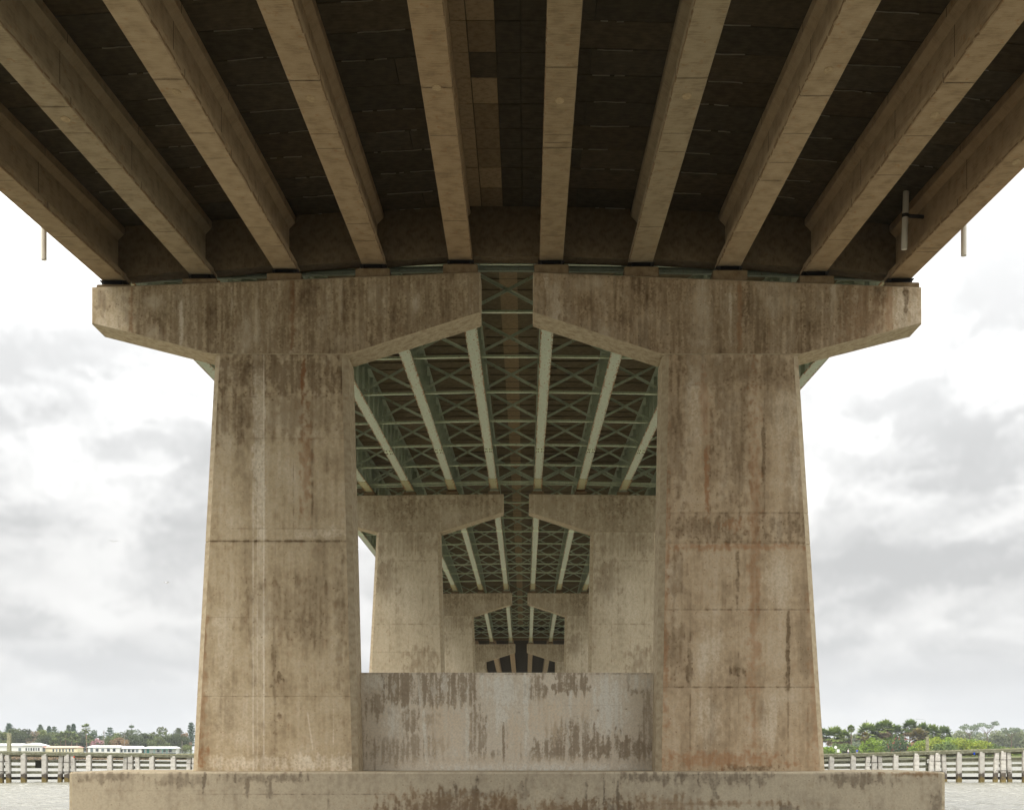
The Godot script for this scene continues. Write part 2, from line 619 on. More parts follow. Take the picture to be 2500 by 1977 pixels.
func make_face_materials() -> void:
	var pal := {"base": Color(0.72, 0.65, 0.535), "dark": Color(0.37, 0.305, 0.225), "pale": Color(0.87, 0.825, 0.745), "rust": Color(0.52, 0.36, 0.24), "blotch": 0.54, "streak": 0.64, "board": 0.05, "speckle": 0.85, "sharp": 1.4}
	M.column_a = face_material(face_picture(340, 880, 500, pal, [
		["dark", 0, 0, 1, 0.105, 0.52], ["dark", 0, 0.09, 1, 0.2, 0.30], ["dark", 0.05, 0.1, 0.38, 0.21, 0.38],  # full-width top bands: stains plus deck shade painted into the colour
		["pale", 0.37, 0.0, 0.435, 0.42, 0.75, 0.15], ["line", 0.385, 0.0, 0.39, 0.4, 0.35],
		["chalk", 0.366, 0.30, 0.373, 1.0, 0.85, 0.3, 0.02], ["chalk", 0.391, 0.25, 0.397, 1.0, 0.6, 0.3, 0.02], ["chalk", 0.427, 0.0, 0.435, 1.0, 1.0, 0.3, 0.02], ["pale", 0.36, 0.2, 0.44, 1.0, 0.28, 0.2],
		["rust", 0.645, 0.0, 0.672, 0.105, 0.75, 0.1], ["rust", 0.64, 0.1, 0.70, 0.42, 0.35], ["line", 0.705, 0.12, 0.717, 0.41, 0.6], ["line", 0.60, 0.2, 0.604, 0.44, 0.5],
		["line", 0.02, 0.447, 0.98, 0.453, 0.75], ["pale", 0.6, 0.42, 0.93, 0.445, 0.5], ["line", 0.1, 0.419, 0.95, 0.421, 0.4],
		["line", 0.08, 0.104, 0.95, 0.107, 0.5], ["line", 0.1, 0.203, 0.95, 0.206, 0.35], ["line", 0.05, 0.631, 0.98, 0.633, 0.35], ["line", 0.04, 0.82, 0.98, 0.822, 0.5],
		["rust", 0.03, 0.5, 0.10, 1.0, 0.32], ["pale", 0.1, 0.962, 1.0, 1.0, 0.7, 0.1, 0.6], ["rust", 0.0, 0.94, 0.12, 0.99, 0.6],
		["dark", 0.48, 0.54, 0.51, 0.98, 0.35], ["dark", 0.3, 0.55, 0.9, 0.68, 0.22], ["dark", 0.85, 0.5, 0.9, 0.85, 0.25], ["line", 0.495, 0.46, 0.499, 0.97, 0.45],
		["dark", 0.90, 0.28, 0.93, 0.34, 0.6], ["dark", 0.5, 0.765, 0.54, 0.785, 0.6], ["dark", 0.45, 0.79, 0.5, 0.80, 0.6], ["dark", 0.5, 0.86, 0.53, 0.875, 0.6], ["line", 0.25, 0.655, 0.27, 0.665, 0.7], ["line", 0.29, 0.655, 0.31, 0.665, 0.7],
		["pale", 0.68, 0.86, 0.69, 0.95, 0.6, 0.2, 0.2, 0.03], ["pale", 0.83, 0.84, 0.836, 0.98, 0.5], ["pale", 0.15, 0.6, 0.24, 0.8, 0.28], ["pale", 0.13, 0.8, 0.4, 0.95, 0.25],
		["line", 0.88, 0.02, 0.90, 0.035, 0.8], ["line", 0.15, 0.03, 0.17, 0.045, 0.6]]))
	var pal_r := pal.duplicate()
	pal_r.base = Color(0.73, 0.645, 0.53)
	pal_r.rust = Color(0.62, 0.46, 0.33)
	M.column_b = face_material(face_picture(340, 880, 540, pal_r, [
		["dark", 0, 0, 1, 0.09, 0.38], ["dark", 0.0, 0.05, 0.22, 0.35, 0.34], ["dark", 0.34, 0.02, 0.58, 0.38, 0.34], ["dark", 0.86, 0.0, 0.93, 0.3, 0.35],  # first band: staining and the deck's shade, both put into the colour
		["pale", 0.2, 0.0, 0.32, 0.20, 0.55], ["pale", 0.64, 0.09, 0.84, 0.2, 0.4], ["pale", 0.78, 0.2, 0.86, 0.38, 0.5],
		["rust", 0.295, 0.2, 0.325, 0.385, 0.8], ["rust", 0.26, 0.05, 0.33, 0.2, 0.4], ["dark", 0.627, 0.15, 0.655, 0.32, 0.55, 0.3, 0.4], ["line", 0.64, 0.08, 0.645, 0.38, 0.6],
		["rust", 0.55, 0.0, 0.62, 1.0, 0.42], ["rust", 0.03, 0.2, 0.09, 1.0, 0.5], ["rust", 0.9, 0.45, 0.97, 1.0, 0.32], ["rust", 0.4, 0.4, 0.52, 0.43, 0.6],
		["dark", 0.08, 0.386, 0.55, 0.452, 0.42], ["dark", 0.62, 0.386, 0.95, 0.452, 0.42],
		["line", 0.04, 0.381, 0.97, 0.386, 0.55], ["line", 0.04, 0.449, 0.97, 0.4555, 0.55], ["rust", 0.05, 0.456, 0.97, 0.472, 0.6], ["line", 0.05, 0.612, 0.97, 0.6155, 0.6], ["line", 0.04, 0.797, 0.97, 0.801, 0.65], ["line", 0.05, 0.075, 0.95, 0.079, 0.35],
		["dark", 0.475, 0.465, 0.50, 0.61, 0.5], ["dark", 0.08, 0.48, 0.2, 0.6, 0.3], ["line", 0.21, 0.63, 0.216, 0.97, 0.7], ["dark", 0.19, 0.7, 0.23, 0.8, 0.5], ["dark", 0.05, 0.64, 0.2, 0.78, 0.28],
		["dark", 0.765, 0.62, 0.79, 0.80, 0.6, 0.3, 0.3], ["line", 0.775, 0.6, 0.78, 0.97, 0.6], ["dark", 0.44, 0.745, 0.54, 0.775, 0.5], ["line", 0.48, 0.0, 0.485, 0.47, 0.5], ["line", 0.49, 0.62, 0.494, 0.9, 0.4],
		["pale", 0.27, 0.66, 0.4, 0.78, 0.35], ["pale", 0.25, 0.82, 0.4, 0.95, 0.4], ["pale", 0.62, 0.82, 0.72, 0.96, 0.4], ["pale", 0.64, 0.48, 0.8, 0.6, 0.35],
		["rust", 0.05, 0.955, 0.75, 0.99, 0.6], ["dark", 0.4, 0.985, 0.7, 1.0, 0.6]]))
	M.cap_a = face_material(face_picture(900, 200, 580, pal, [
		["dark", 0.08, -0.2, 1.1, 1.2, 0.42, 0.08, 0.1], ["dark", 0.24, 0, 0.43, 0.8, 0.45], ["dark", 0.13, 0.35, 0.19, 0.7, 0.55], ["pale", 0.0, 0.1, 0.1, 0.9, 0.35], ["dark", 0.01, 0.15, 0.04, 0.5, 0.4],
		["rust", 0.095, 0.1, 0.105, 0.8, 0.35], ["pale", 0.13, 0.2, 0.19, 0.45, 0.5], ["pale", 0.14, 0.6, 0.18, 0.8, 0.4], ["pale", 0.224, 0.25, 0.237, 0.95, 0.75], ["line", 0.216, 0.1, 0.221, 0.5, 0.6],
		["pale", 0.287, 0.2, 0.293, 0.95, 0.5], ["pale", 0.357, 0.2, 0.363, 0.55, 0.7], ["dark", 0.36, 0.5, 0.37, 0.9, 0.5], ["pale", 0.416, 0.1, 0.43, 1.0, 0.5], ["pale", 0.385, 0.5, 0.41, 0.95, 0.4],
		["line", 0.474, 0, 0.478, 1.0, 0.6], ["rust", 0.51, 0.0, 0.522, 1.0, 0.35], ["dark", 0.52, 0.1, 0.65, 0.7, 0.42], ["pale", 0.6, 0.7, 0.7, 0.95, 0.32], ["pale", 0.635, 0.1, 0.645, 0.6, 0.5], ["pale", 0.82, 0.22, 0.845, 0.48, 0.5], ["pale", 0.71, 0.12, 0.73, 0.35, 0.35],
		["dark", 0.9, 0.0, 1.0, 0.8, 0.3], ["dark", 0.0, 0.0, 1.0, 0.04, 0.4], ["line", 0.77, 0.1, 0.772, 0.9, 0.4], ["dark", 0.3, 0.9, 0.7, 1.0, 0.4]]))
	M.cap_b = face_material(face_picture(900, 200, 620, pal_r, [
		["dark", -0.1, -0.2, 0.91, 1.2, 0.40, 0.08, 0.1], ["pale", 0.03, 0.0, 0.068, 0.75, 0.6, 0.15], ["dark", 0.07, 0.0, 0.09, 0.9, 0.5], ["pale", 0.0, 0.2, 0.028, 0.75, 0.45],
		["dark", 0.09, 0.25, 0.22, 0.55, 0.45], ["pale", 0.09, 0.02, 0.2, 0.22, 0.35], ["pale", 0.1, 0.55, 0.22, 1.0, 0.5], ["dark", 0.215, 0.0, 0.235, 0.85, 0.5], ["pale", 0.255, 0.4, 0.30, 1.0, 0.42], ["dark", 0.25, 0.0, 0.33, 0.35, 0.45],
		["pale", 0.40, 0.0, 0.452, 1.0, 0.5], ["dark", 0.455, 0.2, 0.50, 1.0, 0.45], ["pale", 0.503, 0.0, 0.512, 0.85, 0.6], ["line", 0.512, 0.3, 0.516, 1.0, 0.7], ["dark", 0.535, 0.0, 0.56, 0.75, 0.6], ["rust", 0.525, 0.0, 0.537, 1.0, 0.4],
		["pale", 0.57, 0.02, 0.68, 0.5, 0.45], ["dark", 0.6, 0.1, 0.64, 0.5, 0.4], ["pale", 0.66, 0.5, 0.668, 0.75, 0.6], ["dark", 0.685, 0.0, 0.71, 1.0, 0.5], ["pale", 0.765, 0.0, 0.78, 0.6, 0.5], ["line", 0.84, 0.15, 0.844, 0.65, 0.6, 0.2, 0.2, -0.016], ["rust", 0.79, 0.1, 0.91, 0.8, 0.2],
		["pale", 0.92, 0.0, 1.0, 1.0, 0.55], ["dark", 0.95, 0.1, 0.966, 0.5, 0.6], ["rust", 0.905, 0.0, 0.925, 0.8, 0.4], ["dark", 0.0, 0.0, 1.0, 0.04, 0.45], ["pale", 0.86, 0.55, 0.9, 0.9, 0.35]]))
	var wall := {"base": Color(0.83, 0.785, 0.71), "dark": Color(0.57, 0.51, 0.43), "pale": Color(0.87, 0.855, 0.81), "rust": Color(0.83, 0.76, 0.66), "blotch": 0.3, "streak": 0.22, "board": 0.05, "speckle": 1.0, "sharp": 1.5, "feather": 0.45, "warp": 20.0, "drip": 150.0}
	M.wall = face_material(face_picture(900, 300, 660, wall, [
		["pale", 0.0, 0.0, 0.08, 0.2, 0.7], ["pale", 0.42, 0.03, 0.56, 0.35, 0.8], ["pale", 0.79, 0.02, 0.9, 0.7, 0.8], ["pale", 0.42, 0.35, 0.5, 0.6, 0.7], ["rust", 0.22, 0.33, 0.37, 0.85, 0.55], ["rust", 0.5, 0.45, 0.56, 0.85, 0.5], ["rust", 0.57, 0.28, 0.7, 0.65, 0.6], ["rust", 0.73, 0.22, 0.79, 0.5, 0.5], ["rust", 0.1, 0.85, 0.98, 0.95, 0.4],
		["dark", 0.08, 0.0, 0.41, 0.33, 0.8, 0.08, 0.15], ["dark", 0.0, 0.2, 0.09, 0.45, 0.6], ["dark", 0.0, 0.66, 0.24, 0.93, 0.55], ["dark", 0.13, 0.38, 0.21, 0.62, 0.65], ["dark", 0.21, 0.4, 0.26, 0.55, 0.6], ["dark", 0.16, 0.62, 0.29, 0.9, 0.6], ["dark", 0.365, 0.33, 0.42, 0.92, 0.65],
		["dark", 0.40, 0.6, 0.44, 0.75, 0.5], ["dark", 0.478, 0.5, 0.497, 0.88, 0.85], ["dark", 0.45, 0.78, 0.49, 0.88, 0.6], ["dark", 0.57, 0.02, 0.63, 0.33, 0.75], ["dark", 0.66, 0.0, 0.78, 0.22, 0.85, 0.08, 0.2], ["dark", 0.64, 0.48, 0.76, 0.9, 0.8, 0.5, 0.3], ["dark", 0.57, 0.7, 0.75, 0.9, 0.8], ["dark", 0.74, 0.42, 0.78, 0.95, 0.6], ["dark", 0.74, 0.66, 0.93, 0.88, 0.85, 0.1, 0.3], ["dark", 0.79, 0.57, 0.82, 0.8, 0.8], ["dark", 0.86, 0.59, 0.885, 0.8, 0.75], ["dark", 0.91, 0.68, 1.0, 0.88, 0.75], ["dark", 0.955, 0.1, 1.0, 0.95, 0.5], ["dark", 0.905, 0.02, 0.92, 0.2, 0.6], ["dark", 0.91, 0.17, 0.99, 0.22, 0.6], ["dark", 0.0, 0.3, 0.015, 1.0, 0.45],
		["pale", 0.19, 0.07, 0.202, 0.35, 1.0, 0.3, 0.2, 0.012], ["pale", 0.203, 0.33, 0.217, 1.0, 1.0, 0.3, 0.1, 0.02], ["pale", 0.108, 0.08, 0.122, 0.22, 0.8], ["pale", 0.24, 0.08, 0.26, 0.26, 0.8], ["pale", 0.277, 0.02, 0.295, 0.27, 1.0], ["pale", 0.36, 0.12, 0.37, 1.0, 1.0, 0.3, 0.1], ["pale", 0.355, 0.25, 0.365, 0.9, 0.8], ["pale", 0.405, 0.0, 0.42, 0.3, 0.8],
		["pale", 0.555, 0.02, 0.574, 0.95, 0.85, 0.3, 0.1], ["pale", 0.708, 0.2, 0.724, 0.42, 1.0], ["pale", 0.70, 0.42, 0.712, 0.9, 1.0], ["pale", 0.085, 0.3, 0.15, 0.7, 0.7], ["pale", 0.22, 0.9, 0.95, 1.0, 0.7], ["pale", 0.91, 0.02, 0.99, 0.18, 0.7], ["pale", 0.30, 0.55, 0.355, 0.9, 0.5],
		["line", 0.0, 0.0, 1.0, 0.02, 0.8], ["line", 0.41, 0.33, 0.95, 0.336, 0.3], ["dark", 0.8, 0.37, 0.81, 0.40, 0.7], ["dark", 0.89, 0.36, 0.91, 0.38, 0.8], ["line", 0.535, 0.395, 0.542, 0.41, 1.0]]))
	var foot := {"base": Color(0.70, 0.65, 0.56), "dark": Color(0.38, 0.335, 0.28), "pale": Color(0.78, 0.73, 0.63), "rust": Color(0.47, 0.36, 0.25), "blotch": 0.4, "streak": 0.28, "board": 0.03, "speckle": 0.8, "sharp": 1.4}
	M.footing = face_material(face_picture(1900, 130, 700, foot, [
		["dark", 0.01, 0.0, 0.08, 0.18, 0.45], ["dark", 0.10, 0.05, 0.16, 0.25, 0.35], ["dark", 0.152, 0.02, 0.158, 0.3, 0.6], ["dark", 0.19, 0.02, 0.27, 0.18, 0.5], ["dark", 0.2, 0.1, 0.206, 0.4, 0.5], ["dark", 0.225, 0.1, 0.233, 0.5, 0.5], ["line", 0.16, 0.38, 0.40, 0.395, 0.6], ["line", 0.02, 0.32, 0.2, 0.33, 0.3], ["line", 0.296, 0.4, 0.299, 0.8, 0.6],
		["dark", 0.37, 0.45, 0.50, 0.8, 0.5, 0.6, 0.6], ["dark", 0.41, 0.3, 0.5, 0.5, 0.35], ["rust", 0.47, 0.40, 0.52, 0.75, 0.55], ["dark", 0.515, 0.15, 0.525, 0.6, 0.35],
		["dark", 0.59, 0.2, 0.593, 0.8, 0.6], ["dark", 0.61, 0.15, 0.613, 0.8, 0.7], ["dark", 0.625, 0.1, 0.629, 0.8, 0.7], ["dark", 0.56, 0.5, 0.66, 0.9, 0.55], ["rust", 0.63, 0.45, 0.72, 0.9, 0.4], ["dark", 0.41, 0.45, 0.43, 0.9, 0.6], ["dark", 0.44, 0.2, 0.446, 0.7, 0.6], ["dark", 0.46, 0.15, 0.468, 0.7, 0.6],
		["rust", 0.36, 0.35, 0.50, 0.8, 0.4], ["rust", 0.53, 0.5, 0.62, 0.85, 0.5], ["pale", 0.52, 0.3, 0.58, 0.7, 0.4], ["dark", 0.63, 0.0, 0.70, 0.2, 0.55], ["dark", 0.72, 0.0, 0.80, 0.22, 0.45], ["dark", 0.735, 0.0, 0.742, 0.6, 0.5], ["dark", 0.86, 0.02, 0.94, 0.25, 0.5], ["dark", 0.81, 0.55, 0.83, 0.8, 0.5], ["rust", 0.60, 0.5, 0.82, 0.6, 0.4], ["rust", 0.93, 0.0, 1.0, 0.08, 0.6], ["dark", 0.985, 0.4, 1.0, 1.0, 0.4], ["line", 0.55, 0.55, 0.8, 0.56, 0.4], ["dark", 0.0, 0.78, 1.0, 1.0, 0.7, 0.02, 0.6]]))
	var pal_far := pal.duplicate()
	pal_far.base = Color(0.745, 0.69, 0.59)
	pal_far.blotch = 0.3
	pal_far.streak = 0.34
	M.far_column = face_material(face_picture(256, 640, 740, pal_far, [
		["dark", 0, 0, 1, 0.1, 0.2], ["line", 0, 0.125, 1, 0.129, 0.4], ["line", 0, 0.40, 1, 0.404, 0.4], ["line", 0, 0.66, 1, 0.668, 0.8], ["pale", 0.1, 0.67, 0.9, 0.69, 0.5], ["line", 0.3, 0.1, 0.304, 0.66, 0.4], ["line", 0.7, 0.1, 0.704, 0.66, 0.4], ["dark", 0.1, 0.12, 0.4, 0.3, 0.3], ["dark", 0.5, 0.5, 0.9, 0.62, 0.3], ["pale", 0.2, 0.2, 0.6, 0.4, 0.3]]))
	M.far_cap = face_material(face_picture(512, 128, 760, pal_far, [
		["dark", 0.35, 0.0, 0.6, 0.6, 0.4], ["dark", 0.6, 0.05, 0.95, 0.35, 0.4], ["dark", -0.1, -0.1, 1.1, 1.1, 0.26, 0.05, 0.05], ["line", 0.0, 0.955, 1.0, 0.995, 0.9, 0.1, 0.2], ["line", 0.45, 0, 0.453, 1, 0.4], ["line", 0.7, 0, 0.703, 1, 0.4], ["pale", 0.65, 0.4, 0.8, 0.8, 0.3]]))


# ---------------------------------------------------------------- water and shores
func build_water() -> void:
	var n := FastNoiseLite.new()
	n.seed = 3
	n.noise_type = FastNoiseLite.TYPE_SIMPLEX_SMOOTH
	n.frequency = 0.45
	n.fractal_octaves = 4
	n.fractal_gain = 0.55
	var m := StandardMaterial3D.new()
	m.albedo_color = Color(0.50, 0.49, 0.43)
	m.roughness = 0.22
	m.metallic_specular = 0.55
	var nt := NoiseTexture2D.new()
	var nn := FastNoiseLite.new()
	nn.seed = 12
	nn.frequency = 0.02
	nn.fractal_octaves = 5
	nt.noise = nn
	nt.width = 512
	nt.height = 512
	nt.seamless = true
	nt.as_normal_map = true
	nt.bump_strength = 6.0
	m.normal_enabled = true
	m.normal_texture = nt
	m.normal_scale = 0.8
	m.uv1_triplanar = true
	m.uv1_world_triplanar = true
	m.uv1_scale = Vector3(0.22, 0.22, 0.16)
	M.water = m
	var root := Node3D.new()
	root.name = numbered("water")
	root.set_meta("kind", "structure")
	add_child(root)
	# choppy water round the pier and as far as the fender
	var st := begin()
	var xs := 340
	var zs := 300
	var pts := PackedVector3Array()
	for k in zs + 1:
		var d := 6.0 + 104.0 * k / zs
		for i in xs + 1:
			var x := -55.0 + 110.0 * i / xs
			var fade := minf(1.0, minf(minf(k, zs - k) / 8.0, minf(i, xs - i) / 8.0))
			pts.append(Vector3(x, (n.get_noise_2d(x * 0.8, d * 1.5) * 0.13) * fade, -d))
	for k in zs:
		for i in xs:
			var a := k * (xs + 1) + i
			var p := [pts[a], pts[a + 1], pts[a + xs + 2], pts[a + xs + 1]]
			for j in [0, 2, 1, 0, 3, 2]:
				st.set_smooth_group(0)
				st.add_vertex(p[j])
	st.index()
	st.generate_normals()
	part("wave_surface", st.commit(), m, root)
	st = begin()
	for r in [[-4000, -55, 4000, -4000], [55, 4000, 4000, -4000], [-55, 55, 4000, -6], [-55, 55, -110, -4000]]:
		quad(st, Vector3(r[0], 0, r[2]), Vector3(r[1], 0, r[2]), Vector3(r[1], 0, r[3]), Vector3(r[0], 0, r[3]))
	part("open_water", st.commit(), m, root)


func build_shores() -> void:
	var g := plain(Color(0.36, 0.38, 0.22), 0.95)
	var st := begin()
	# left bank: level ground behind a low wall, rising slowly inland
	for k in 12:
		var x0 := -900.0 + k * 70.0
		var x1 := x0 + 70.0
		quad(st, Vector3(x0, -1, -424), Vector3(x1, -1, -424), Vector3(x1, 1.6, -425), Vector3(x0, 1.6, -425))
		quad(st, Vector3(x0, 1.6, -425), Vector3(x1, 1.6, -425), Vector3(x1, 2.1, -440), Vector3(x0, 2.1, -440))
		quad(st, Vector3(x0, 2.1, -440), Vector3(x1, 2.1, -440), Vector3(x1, 2.6, -1200), Vector3(x0, 2.6, -1200))
	var o := part("ground", st.commit(), g, self)
	o.set_meta("kind", "structure")
	st = begin()
	for k in 14:
		var x0 := 62.0 + k * 60.0
		var x1 := x0 + 60.0
		quad(st, Vector3(x0, -1, -318), Vector3(x1, -1, -318), Vector3(x1, 0.9, -322), Vector3(x0, 0.9, -322))
		quad(st, Vector3(x0, 0.9, -322), Vector3(x1, 0.9, -322), Vector3(x1, 1.9, -338), Vector3(x0, 1.9, -338))
		quad(st, Vector3(x0, 1.9, -338), Vector3(x1, 1.9, -338), Vector3(x1, 2.6, -1400), Vector3(x0, 2.6, -1400))
	o = part("ground", st.commit(), g, self)
	o.set_meta("kind", "structure")


# ---------------------------------------------------------------- bridge
func girder_at(i: int, z: float) -> Vector3:
	# the bottom centre of a girder of the near span
	var s: float = 1.0 + SPLAY[i] * (z + 35.57) / 12.0
	return Vector3(0.51 + (GIRDER_X[i] - 0.51) * s, GIRDER_Y[i], z)


func girder_profile() -> PackedVector2Array:
	return PackedVector2Array([Vector2(-0.31, 0), Vector2(0.31, 0), Vector2(0.327, 0.025), Vector2(0.327, 0.2), Vector2(0.1, 0.4), Vector2(0.1, 1.16), Vector2(0.26, 1.31), Vector2(0.26, 1.52), Vector2(0.22, 1.55), Vector2(-0.22, 1.55), Vector2(-0.26, 1.52), Vector2(-0.26, 1.31), Vector2(-0.1, 1.16), Vector2(-0.1, 0.4), Vector2(-0.327, 0.2), Vector2(-0.327, 0.025)])


func build_bridge() -> void:
	build_pier(Z_PIER, 15.33, 14.91, true, "nearest stained concrete bridge pier with two flared columns on a wide footing", [M.column_a, M.column_b], [M.cap_a, M.cap_b])
	build_pier(-74.0, 17.02, 16.92, false, "second bridge pier, framed between the columns of the nearest pier", [M.far_column, M.far_column], [M.far_cap, M.far_cap])
	build_pier(-122.0, 17.34, 17.24, false, "third bridge pier along the channel, seen small through the second pier", [M.far_column, M.far_column], [M.far_cap, M.far_cap])
	build_pier(-162.0, 15.9, 15.8, false, "smallest visible bridge pier, furthest away above the low wall", [M.far_column, M.far_column], [M.far_cap, M.far_cap])
	near_span()
	rear_span()
	steel_span(-36.26, -74.5, 15.74, 17.40, 41.05 - 36.26, "pale green steel girder span between the nearest and second piers", true)
	steel_span(-74.62, -122.5, 17.42, 17.72, 5.3, "pale green steel girder span between the second and third piers", false)
	steel_span(-122.62, -162.4, 17.70, 16.26, 5.3, "small pale green steel girder span between the third and furthest piers", false)
	far_span()


func build_pier(z: float, top_in: float, top_out: float, near: bool, label: String, cols: Array, caps: Array) -> void:
	var root := thing("bridge_pier", label, "bridge pier", Vector3(0, 0, z), 0.0, "bridge piers")
	var drop := top_in - (15.33 if near else 15.25)
	var foot_top := 1.52
	var st := begin()
	var fr := begin()
	# footing: a block with rounded corners and a worn top edge
	var rings := []
	var frect := Rect2(-11.64, 0.0, 23.28, foot_top)
	for lv in [[-1.5, 0.0], [foot_top - 0.05, 0.0], [foot_top - 0.015, 0.02], [foot_top, 0.06]]:
		rings.append(octagon(-11.64 + lv[1], 11.70 - lv[1], 1.4 - lv[1], -3.4 + lv[1], 0.10, lv[0]))
	loft(st, rings, fr, frect)
	if near:
		part("footing", two(fr, M.footing, st, M.stone), null, root)
	else:
		part("footing", two(fr, M.stone, st, M.stone), null, root)
	st = begin()
	fr = begin()
	var wrect := Rect2(-4.2, foot_top, 8.4, 2.8)
	rings = []
	for lv in [[foot_top + 0.004, 0.0], [foot_top + 2.77, 0.0], [foot_top + 2.8, 0.03]]:
		rings.append(octagon(-4.2, 4.2, -1.15 - lv[1], -1.95 + lv[1], 0.02, lv[0]))
	loft(st, rings, fr, wrect)
	part("strut_wall", two(fr, M.wall if near else M.stone, st, M.stone), null, root)
	var bottom := 13.04 + drop
	for s in [-1, 1]:
		st = begin()
		fr = begin()
		rings = []
		# pour joints are shallow grooves that run right round the column
		var joints: Array = [12.0, 10.9, 7.87, 5.75, 3.58] if s < 0 else [12.2, 8.66, 7.80, 5.97, 3.82]
		var levels := [[foot_top + 0.003, 0.0]]
		joints.reverse()
		for k in joints.size():
			var deep: float = 0.014 if s < 0 and k == 2 else (0.010 if s > 0 and (k == 2 or k == 3) else 0.004)
			levels.append([joints[k] - 0.018, 0.0])
			levels.append([joints[k] - 0.008, deep])
			levels.append([joints[k] + 0.008, deep])
			levels.append([joints[k] + 0.018, 0.0])
		levels.append([bottom - 0.003, 0.0])
		for lv in levels:
			var t: float = (bottom - lv[0]) / (13.04 - 1.52)
			var xo: float = 8.10 + (0.62 if s < 0 else 0.74) * t - lv[1]
			var xi: float = (4.41 - 0.29 * t if s < 0 else 4.33 - 0.20 * t) + lv[1]
			rings.append(octagon(xi if s > 0 else -xo, xo if s > 0 else -xi, -lv[1], -1.5 + lv[1], 0.16, lv[0]))
		var rect := Rect2(-8.8 if s < 0 else 4.05, foot_top, 4.8, 13.1 - foot_top + drop)
		loft(st, rings, fr, rect)
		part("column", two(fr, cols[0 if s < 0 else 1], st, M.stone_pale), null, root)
		st = begin()
		fr = begin()
		var poly := PackedVector2Array([Vector2(-11.49, 13.89 + drop), Vector2(-8.16, bottom), Vector2(-4.35 if s < 0 else -4.27, bottom), Vector2(-0.73, 14.19 + drop), Vector2(-0.73, top_in), Vector2(-11.49, top_out)])
		if s > 0:
			var mir := PackedVector2Array()
			for k in range(poly.size() - 1, -1, -1): mir.append(Vector2(-poly[k].x, poly[k].y))
			poly = mir
		slab(fr, st, poly, 0.0, -1.15, 0.03, Rect2(-11.49 if s < 0 else 0.73, 13.0 + drop, 10.76, 2.25))
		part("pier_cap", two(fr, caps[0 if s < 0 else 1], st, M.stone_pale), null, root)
	# seats and bearings
	for i in 10:
		var x: float = GIRDER_X[i]
		var ct: float = lerpf(top_in, top_out, (absf(x) - 0.73) / 10.76)
		if near:
			var gy: float = GIRDER_Y[i]
			st = begin()
			var high := gy - 0.165 - ct
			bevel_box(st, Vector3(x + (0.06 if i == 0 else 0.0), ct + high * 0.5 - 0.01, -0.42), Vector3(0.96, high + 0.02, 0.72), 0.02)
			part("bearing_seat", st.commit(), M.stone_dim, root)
			st = begin()
			bevel_box(st, Vector3(x, gy - 0.094, -0.33), Vector3(0.52, 0.14, 0.36), 0.012)
			part("bearing_pad", st.commit(), M.rubber, root)
			st = begin()
			box(st, Vector3(x, gy - 0.004 - 0.012, -0.34), Vector3(0.74, 0.02, 0.3))
			for e in [-0.34, 0.34]:
				box(st, Vector3(x + e, gy - 0.07, -0.34), Vector3(0.03, 0.12, 0.03))
			part("bearing_plate", st.commit(), M.iron, root)
		else:
			st = begin()
			bevel_box(st, Vector3(x, ct + 0.10, -0.5), Vector3(0.7, 0.22, 0.7), 0.02)
			part("bearing_seat", st.commit(), M.stone_dim, root)
			st = begin()
			bevel_box(st, Vector3(x, ct + 0.27, -0.5), Vector3(0.5, 0.12, 0.4), 0.02)
			part("bearing_shoe", st.commit(), M.rust if i % 3 == 0 else M.steel, root)


